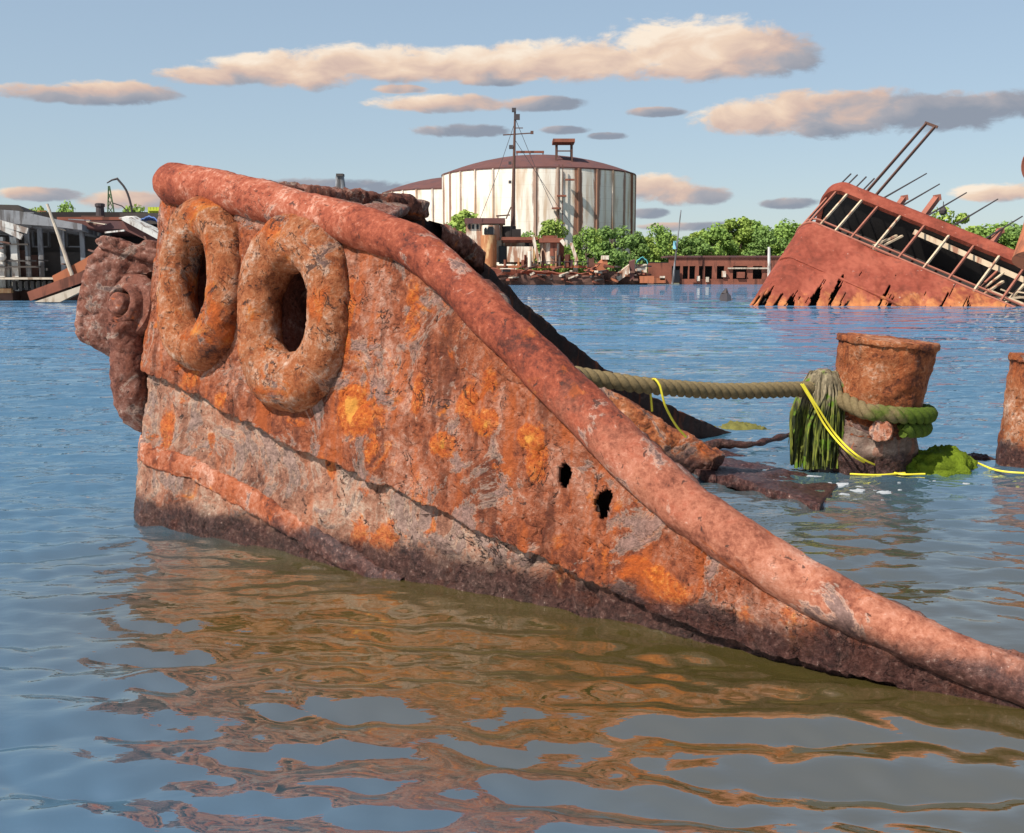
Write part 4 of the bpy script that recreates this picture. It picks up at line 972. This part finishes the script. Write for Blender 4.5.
def wreck(name, label, x0, x1, y0, y1, D, mats, n, cat='barge'):
    """a collapsed steel barge: hull wall, torn deck plates and ribs"""
    rt = empty(name, at((x0+x1)/2, y1, D), label, cat)
    def hull_(b):
        k = 24
        def fn(u, v):
            x = x0+(x1-x0)*u; p = at(x, y0+(y1-y0)*.45 + (y1+2-y0-(y1-y0)*.45)*v, D)
            return p + Vector((0, .5*noise.noise(Vector((x*.1, v*2, 1))) + v*.4, (1-v)*.7*noise.noise(Vector((x*.22, 3, 1)))))
        b.grid(fn, k*2, 6)
    part('hull', mats[0], rt, hull_, solid=.3)
    part('deck', mats[1], rt, lambda b: rect(b, x0+1, y0+(y1-y0)*.42, x1-1, y0+(y1-y0)*.5, D+.8, 6))
    for i in range(n):
        xa = rnd.uniform(x0, x1); ya = rnd.uniform(y0, y1-2); ln = rnd.uniform(3, 12); an = rnd.uniform(-.5, .35)
        part('torn_plate', rnd.choice(mats[1:]), rt, lambda b: b.bar(at(xa, ya, D-rnd.uniform(.2,1.2)), at(min(xa+ln*math.cos(an), x1+2), min(ya+ln*math.sin(an), y1), D+rnd.uniform(-1,2)), rnd.uniform(.25,.9), rnd.uniform(.12,.4)))
    return rt
wreck('barge_wreck', 'dark collapsed barge with bleached planks lying in front of the tug', 492, 604, 268, 284, D-6, [M['brown'], M['redbrown'], M['pale_wood'], M['brown'], M['dark_wood'], M['redbrown']], 34)
rt = wreck('barge_wreck', 'orange rusty barge with its ramp raised, right of the tug', 590, 616, 262, 284, D-4, [M['brown'], M['oxide'], M['redbrown'], M['brown']], 8)
part('ramp', M['oxide'], rt, lambda b: b.poly([at(590,275,D-5), at(607,258,D-5), at(608,266,D-5), at(596,279,D-5)], Vector((0,4,.5))))
part('ramp_head', M['white_rust'], rt, lambda b: rect(b, 602, 255.5, 609, 259.5, D-5.2, 2))
wreck('barge_wreck', 'low heap of white and brown wreckage beside the teal tarp', 610, 648, 264, 284, D-2, [M['brown'], M['redbrown'], M['white_rust'], M['oxide'], M['brown'], M['dark_wood']], 16)
t_ = empty('workboat', at(636, 282, D), 'small white cabin boat covered with a teal tarp', 'boat')
part('cabin', M['white_rust'], t_, lambda b: rect(b, 634, 264, 647, 277, D-1, 4))
part('hull', M['oxide'], t_, lambda b: (rect(b, 640, 276, 654, 283, D-3.4, 4)))
o = part('tarp', M['teal'], t_, lambda b: b.grid(lambda u, v: at(636+12*u, 264 - 7*math.sin(math.pi*u)**.6*(1-.4*v), D-1.5+4*v) + Vector((0,0,.3*noise.noise(Vector((u*6, v*4, 0))))), 14, 8), solid=.1)
t_ = empty('white_wreck', at(623, 282, D), 'tilted white boat bow among the wreckage left of the teal tarp', 'boat')
part('bow_plate', M['white_rust'], t_, lambda b: b.poly([at(614,276,D-3), at(629,265,D-3), at(630,273,D-3), at(619,281,D-3)], Vector((.3,3,.2))))
part('bow_side', M['mauve'], t_, lambda b: b.poly([at(629,262,D-2.6), at(635,260,D-2.6), at(634,280,D-2.6), at(630,280,D-2.6)], Vector((.3,3,.2))))
# long barge with a row of openings
D2 = 192
bar_ = empty('long_barge', at(715, 283, D2), 'long red-brown barge with a row of dark openings in front of the trees', 'barge')
def wallp(b):
    xs = [(648,672),(680,683),(688,689.5),(695,699),(703,705),(712,717),(724,733),(747,753),(762,800)]
    for a, c in xs: rect(b, a, 266, c, 284, D2, .5)
    rect(b, 669, 257, 800, 266, D2, .5); rect(b, 648, 263, 669, 266, D2, .5); rect(b, 680, 279, 800, 284.5, D2-.3, .8)
part('side_wall', M['redbrown'], bar_, wallp)
part('roof', M['mauve'], bar_, lambda b: rect(b, 668, 255.6, 802, 257.4, D2-.3, 9))
part('inside', M['black'], bar_, lambda b: rect(b, 650, 262, 798, 283, D2+3, .5))
part('waist_rail', M['pale_wood'], bar_, lambda b: rect(b, 728, 267.5, 768, 269, D2-.4, .3))
for x, y, w, h, mm in ((672,270,8,12,'glass'),(722,271,4,6,'white_rust'),(697,276,3,5,'white_rust'),(706,277,3,5,'pale_wood'),(660,276,5,4,'white_rust'),(737,272,8,6,'redbrown'),(652,278,14,5,'oxide')):
    part('loose_panel', M[mm], bar_, lambda b: rect(b, x, y, x+w, y+h, D2-.7, .4))
t_ = empty('flagpole', at(672, 283, D2-4), 'tall thin grey pole with a scrap of pale blue flag', 'flagpole')
part('pole', M['grey_wood'], t_, lambda b: b.tube([at(672.5,284,D2-4), at(681,210,D2-4)], [.2,.09], 7))
part('flag', M['flag'], t_, lambda b: b.grid(lambda u, v: at(676.5-3.2*u, 241+8*v, D2-4) + Vector((0, .3*math.sin(5*u+3*v), 0)), 8, 8), solid=.04)
tag(part('marker_post', M['white_wood'], None, lambda b: b.tube([at(769,284,D2-3), at(769,247,D2-3)], [.28,.22], 8)), 'upright white post beside the listing ship', 'post')
tag(part('stake', M['rod'], None, lambda b: b.tube([displaced(p, .1, 3) for p in (atz(726,302)+Vector((0,0,-.5)), at(726,299,73), at(725.5,294,73), at(726,288,73))], [.42,.4,.26,.04], 7)), 'dark pointed stake poking out of open water', 'stake')

# timber dolphin seen over the pipe rail
t_ = empty('piling_dolphin', at(341, 262, 170), 'grey timber A-frame piling seen above the pipe rail', 'piling')
for a, c in (((336,292),(338.5,176)), ((341,292),(339.5,174)), ((356,292),(341,176))):
    part('pile', M['grey_wood'], t_, lambda b: b.tube([at(*a, 170), at(*c, 170)], [.5,.45], 8))
part('cap', M['dark_wood'], t_, lambda b: rect(b, 336, 173.5, 343, 176, 169.3, 1.5))

# ------------------------------------------------------------------ derelict pier shed on the left
DP = 70
pier = empty('derelict_ferry', at(60, 300, DP), 'dark derelict ferry house with sagging grey roof and white posts', 'ferry')
part('roof', M['grey_wood'], pier, lambda b: b.poly([at(-60,205,DP-1), at(20,211,DP-1), at(55,219,DP-1), at(82,224,DP-1), at(82,230,DP-1), at(50,226,DP-1), at(-60,219,DP-1)], Vector((0,7,-.9))))
part('roof_ridge', M['dark_wood'], pier, lambda b: (b.poly([at(-60,203,DP+1), at(18,205,DP+1), at(24,211,DP+1), at(-60,208,DP+1)], Vector((0,4,-.4)))))
part('upper_deck', M['redbrown'], pier, lambda b: rect(b, 57, 217, 127, 220, DP+.5, 8))
part('fascia', M['mauve'], pier, lambda b: b.poly([at(62,220,DP-.2), at(128,221,DP-.2), at(160,236,DP-.2), at(160,246,DP-.2), at(122,229,DP-.2), at(62,229,DP-.2)], Vector((0,6,-.4))))
part('awning', M['white_wood'], pier, lambda b: b.poly([at(118,218,DP-.6), at(128,218,DP-.6), at(162,237,DP-.6), at(158,239.5,DP-.6)], Vector((0,1.5,.2))))
part('aft_wall', M['dark_wood'], pier, lambda b: rect(b, 120, 213, 175, 224, DP+3, 4))
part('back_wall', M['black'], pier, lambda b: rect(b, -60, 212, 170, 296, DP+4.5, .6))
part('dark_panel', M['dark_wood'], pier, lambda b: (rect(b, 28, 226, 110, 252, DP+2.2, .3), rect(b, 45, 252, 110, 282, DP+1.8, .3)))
part('window_frame', M['grey_wood'], pier, lambda b: [ (rect(b, x, 231, x+1, 247, DP+1.6, .2), rect(b, x+16, 231, x+17, 247, DP+1.6, .2), rect(b, x, 246, x+17, 247.3, DP+1.5, .2)) for x in (32, 66)])
for k in range(4):
    part('window_light', M['white_wood'], pier, lambda b: rect(b, 88+3*k, 232.5, 89.6+3*k, 235.5, DP+1.4, .1)); part('window_light', M['white_wood'], pier, lambda b: rect(b, 37+3*k, 268, 38.4+3*k, 270.5, DP+1.2, .1))
for x, w in ((0,5),(13,6),(-14,6),(-30,6)): part('white_post', M['white_wood'], pier, lambda b: rect(b, x, 237, x+w*.55, 291, DP, .35))
part('white_panel', M['white_wood'], pier, lambda b: (rect(b, -20, 262, 12, 290, DP+.5, .2), rect(b, 5, 264, 9, 288, DP+.3, .15)))
part('brown_panel', M['brown_panel'], pier, lambda b: (rect(b, 19, 250, 27, 282, DP+.9, .2), rect(b, 28.5, 255, 37, 282, DP+1, .2), rect(b, 14, 240, 19, 262, DP+1.0, .2)))
part('deck_post', M['grey_wood'], pier, lambda b: [rect(b, x, 224, x+1.4, 288, DP+.1, .12) for x in (12, 27, 40, 62, 82)])
for y, x1 in ((243.5, 28), (260, 36), (266, 40), (277, 56)): part('deck_rail', M['dark_wood'], pier, lambda b: rect(b, -60, y, x1, y+1.6, DP-.3, .15))
part('landing_stage', M['pale_wood'], pier, lambda b: (rect(b, -60, 277.5, 56, 279.5, DP-1.2, 3), rect(b, 12, 282, 62, 288, DP-.4, 1.5)))
part('stage_plank', M['dark_wood'], pier, lambda b: [rect(b, 13+6*k, 281, 15.5+6*k, 290, DP-.7, .3) for k in range(8)])
part('hull_side', M['brown'], pier, lambda b: (rect(b, -60, 288, 12, 302, DP-.4, 4), rect(b, 12, 289.5, 170, 302, DP+.8, 4)))
part('fender_beam', M['tan_rust'], pier, lambda b: rect(b, -60, 288.5, 11, 293, DP-.6, .3))
for k, (a, c) in enumerate((((-3,222),(28,231)), ((-3,225),(22,237)))): part('fallen_rafter', M['white_wood'], pier, lambda b: b.bar(at(a[0],a[1],DP-1.5), at(c[0],c[1],DP-1.3), .22, .35))
part('net_float', M['white_wood'], pier, lambda b: b.lathe(at(1,257,DP-.3), [(.02,-.3),(.25,-.2),(.32,0),(.25,.2),(.02,.3)], 12))
tag(part('leaning_spar', M['pale_wood'], None, lambda b: (b.tube([displaced(p, .05, 5) for p in [at(47,204,DP-3).lerp(at(74,280,DP-3), i/12) for i in range(13)]], [.085+.004*i for i in range(13)], 8))), 'bleached pole leaning against the front of the ferry house', 'spar')
D3 = 66
for pts, mm, lb in (([(52,276),(84,259),(104,246),(104,257),(84,270),(55,285)], 'oxide', 'short orange steel beam, uppermost of the three slanting beams'),
                    ([(27,292),(78,273),(104,263),(104,274),(78,284),(30,301)], 'redbrown', 'brown steel beam with blunt lower end, middle of the three slanting beams'),
                    ([(34,302),(80,286),(104,277),(104,285),(82,291),(60,302)], 'pale_wood', 'pale-topped beam lowest of three slanting beams, with its foot in the water')):
    yy = D3 - (1.5 if mm == 'pale_wood' else (0 if mm == 'redbrown' else -1.2))
    o = part('fallen_beam', M[mm], None, lambda b: b.poly([at(x, y, yy) for x, y in pts], Vector((.2,.8,.15)))); tag(o, lb, 'beam', 'slanting beams by the ferry house')
for k in range(34):
    xa, ya = rnd.uniform(-20, 150), rnd.choice([rnd.uniform(206, 214), rnd.uniform(222, 250), rnd.uniform(250, 287), rnd.uniform(278, 290)]); ln = rnd.uniform(5, 26); an = rnd.choice([rnd.gauss(0, .12), rnd.gauss(.25, .1), rnd.gauss(1.5, .2)])
    if ya < 216: ya += max(0, xa)*.10; an = abs(an)*.3
    part('loose_board', M[rnd.choice(['grey_wood','dark_wood','white_wood','brown_panel','brown','pale_wood','redbrown'])], pier, lambda b: b.bar(at(xa, ya, DP-rnd.uniform(.1,.9)), at(xa+ln*math.cos(an), min(ya+ln*math.sin(an), 294), DP-rnd.uniform(.1,.9)), rnd.uniform(.06,.18), rnd.uniform(.04,.10)))
# davit, lattice mast and odds and ends behind the shed
t_ = empty('davit_crane', at(133, 232, DP+5), 'thin black crane jib bent over like a hook above the ferry house', 'crane')
part('jib', M['rod'], t_, lambda b: b.tube(catmull([at(133,228,DP+5), at(131.5,208,DP+5), at(126,190,DP+5), at(117,178.5,DP+5)], .3), [.075]*len(catmull([at(133,228,DP+5), at(131.5,208,DP+5), at(126,190,DP+5), at(117,178.5,DP+5)], .3)), 7))
part('jib_head', M['rod'], t_, lambda b: b.tube([at(118,178.5,DP+5), at(112,180,DP+5), at(107,183,DP+5)], [.08,.06,.04], 6))
part('jib_stay', M['rod'], t_, lambda b: b.tube([at(131,214,DP+5), at(122,206,DP+5), at(113,203,DP+5)], [.04]*3, 5))
t_ = empty('lattice_mast', at(111, 226, DP+6), 'thin greenish lattice mast beside the hooked crane jib', 'mast')
M['green_steel'] = simple('green_steel', (.08,.13,.06), .7, .3)
def lat(b):
    a0, a1, c0, c1 = at(107.5,228,DP+6), at(116,228,DP+6), at(108.5,186,DP+6), at(109.5,186,DP+6)
    b.tube([a0, c0], .05, 5); b.tube([a1, at(113,205,DP+6), c1], .05, 5)
    for k in range(6):
        f, g = k/6, (k+1)/6; b.tube([a0.lerp(c0, f), a1.lerp(c1, g)], .03, 4); b.tube([a1.lerp(c1, f), a0.lerp(c0, g)], .03, 4)
part('lattice', M['green_steel'], t_, lat)
tag(part('bollard_stub', M['rod'], None, lambda b: b.lathe(at(100.5,219,DP+1.5), [(.28,0),(.25,.75),(.31,.78),(.31,.95),(.2,1.0)], 12)), 'short black bitt standing on the ferry house roof', 'bitt')
tag(part('lime_crate', M['lime'], None, lambda b: [rect(b, 148+3*k, 207, 150.4+3*k, 214, DP+4, 1.2) for k in range(5)] + [rect(b, 148, 209.8, 162.4, 211, DP+3.9, .1)]), 'lime green slatted crate on the roof behind the bow', 'crate')
tag(part('blue_cover', M['blue_cover'], None, lambda b: b.grid(lambda u, v: at(140+18*u, 222-6*math.sin(math.pi*u)**.5*(1-v*.6), DP+.5+1.5*v) + Vector((0,0,.1*noise.noise(Vector((u*7, v*5, 0))))), 16, 6), solid=.06), 'blue cover lying on the roof edge behind the bow', 'cover')

# ------------------------------------------------------------------ trees
def leafmat(name, a, c):
    t = NT(name); n = t.noise(.35, 4, .6); g = t.n.new('ShaderNodeNewGeometry')
    col = t.mix(t.math('ADD', t.math('MULTIPLY', n, .5), t.math('MULTIPLY', g.outputs['Random Per Island'], .5)), a, c)
    m = t.fin(col, .7, None, .2)
    tr = t.n.new('ShaderNodeBsdfTranslucent'); t.l.new(col, tr.inputs[0]); mx = t.n.new('ShaderNodeMixShader'); mx.inputs[0].default_value = .25
    t.l.new(t.b.outputs[0], mx.inputs[1]); t.l.new(tr.outputs[0], mx.inputs[2]); t.l.new(mx.outputs[0], t.out.inputs[0]); return m
LEAF = [leafmat('leaf_mid', (.13,.22,.045), (.31,.44,.10)), leafmat('leaf_yellow', (.18,.27,.045), (.39,.48,.11)), leafmat('leaf_dark', (.10,.18,.045), (.24,.35,.09))]
BARK = simple('bark', (.10,.07,.05), .9, .4, 1)
def make_tree(seed, wide, leaves, mat):
    """unit tree 10 m tall, crown 10*wide across"""
    rnd = random.Random(seed); rt = empty('tree', (0,0,0))
    b = MB(); b.tube([(0,0,-.5), (.1,0,2), (.2,.1,4), (.1,0,7)], [.32,.26,.2,.06], 8)
    blobs = []
    for k in range(26):
        a = rnd.uniform(0, 6.283); rr = rnd.random()**.6*5*wide*.86; z = rnd.uniform(1.0, 8.8); rr *= (1 - max(0, z-5)/5.2)
        c = Vector((rr*math.cos(a), rr*math.sin(a), z)); blobs.append((c, rnd.uniform(.8, 2.0)*(.6+.4*wide)))
        if k < 8: b.tube([(.1,0,min(2+k*.4, z-.5)), c*.6 + Vector((0,0,z*.35)), c], [.13,.09,.03], 5)
    b.build('trunk', BARK, rt)
    b = MB()
    for i in range(leaves):
        c, r = rnd.choice(blobs); d = Vector((rnd.gauss(0,1), rnd.gauss(0,1), rnd.gauss(0,1))).normalized()
        p = c + Vector((d.x, d.y, d.z*.8))*r*(rnd.random()**.35)
        n = (d + Vector((rnd.gauss(0,.7), rnd.gauss(0,.7), rnd.gauss(.4,.7)))).normalized()
        x = n.orthogonal().normalized(); y = n.cross(x); s = rnd.uniform(.18, .38)
        q = [b.vert(p + x*s*rnd.uniform(.7,1.2)), b.vert(p + y*s*.8), b.vert(p - x*s*rnd.uniform(.7,1.2)), b.vert(p - y*s*.8)]; b.f.append(tuple(q))
    b.build('crown', mat, rt, fix=False); return rt
TREES = [(466,207,52,213,1,0,'leafy tree just left of the derelict tugboat, in front of the tank'), (526,232,26,215,0,1,'small tree between the tug funnel and its aft turret'),
 (553,219,36,215,1,2,'rounded tree behind the aft turret of the tug'), (586,229,34,215,0,0,'tree at the right half of the tank, left of two'), (614,222,42,213,2,1,'tree hiding the lower right corner of the tank'),
 (646,236,26,225,1,2,'low tree above the teal tarp'), (659,226,34,235,0,0,'tall rounded tree immediately left of the flagpole'), (690,233,36,240,2,1,'bushy tree immediately right of the flagpole'),
 (712,223,42,245,0,2,'tree rising above the middle of the long barge'), (739,214,46,250,1,0,'tallest tree behind the long barge'), (766,224,34,245,2,1,'dark tree behind the white marker post'),
 (792,219,46,255,0,2,'tree touching the raised end of the listing ship'), (820,225,40,262,2,0,'tree mostly hidden by the listing ship'), (948,206,50,250,1,1,'tree seen behind the broken posts of the listing ship'),
 (985,224,52,250,0,2,'tree behind the thin rods on the listing ship'), (1020,226,48,250,2,0,'tree behind the ventilator'), (908,222,40,262,1,2,'tree peeping over the red band of the listing ship'),
 (42,203,30,215,1,0,'small tree top over the ferry house roof, behind the leaning pole'), (68,202,26,216,0,1,'small tree top over the middle of the ferry house roof'), (138,205,36,214,1,2,'tree top behind the lime crate'), (8,209,34,215,0,0,'tree top over the left corner of the ferry house'),
 (678,240,36,262,2,2,'far low tree behind the flagpole'), (727,232,44,275,0,0,'far tree between the two tallest trees behind the barge'), (600,240,40,226,2,1,'low bush at the foot of the tank'), (566,244,30,222,0,2,'low bush right of the aft turret'),
 (672,231,30,258,1,1,'tree seen between the flagpole and its neighbour on the left'), (701,228,38,268,1,0,'far tree in the gap left of the middle of the long barge'), (753,220,40,270,0,1,'far tree just right of the tallest tree'), (780,226,40,262,1,0,'tree between the white post and the listing ship'),
 (635,232,24,224,2,0,'slim tree at the right foot of the tank'), (600,230,34,228,1,2,'mid-height tree in the middle of the tank foot clump'), (541,243,24,224,2,1,'low bush between funnel and aft turret'), (450,222,40,213,2,2,'tree low behind the pipe rail at the left foot of the tank'),
 (935,222,44,270,2,1,'far tree behind the second broken post'), (970,226,50,275,1,2,'far tree between the broken post and the rods'), (1000,222,44,268,0,1,'far tree left of the ventilator')]
protos = {}
for px, py, w, Dt, kind, pv, lab in TREES:
    base = at(px, 268, Dt); base.z = 1.2; H = (at(px, py, Dt).z - 1.2)*1.02; wm = w/F*Dt
    key = (kind, pv)
    if key not in protos:
        protos[key] = make_tree(30+kind*7+pv, 1.0, 4200, LEAF[kind]); o = protos[key]
    else: o = copy_tree(protos[key])
    o.location = base; o.scale = (wm/10*1.45, wm/10*1.45, H/9.9); o.rotation_euler = (0, 0, rnd.uniform(0, 6.28)); tag(o, lab, 'tree', 'trees along the far shore')
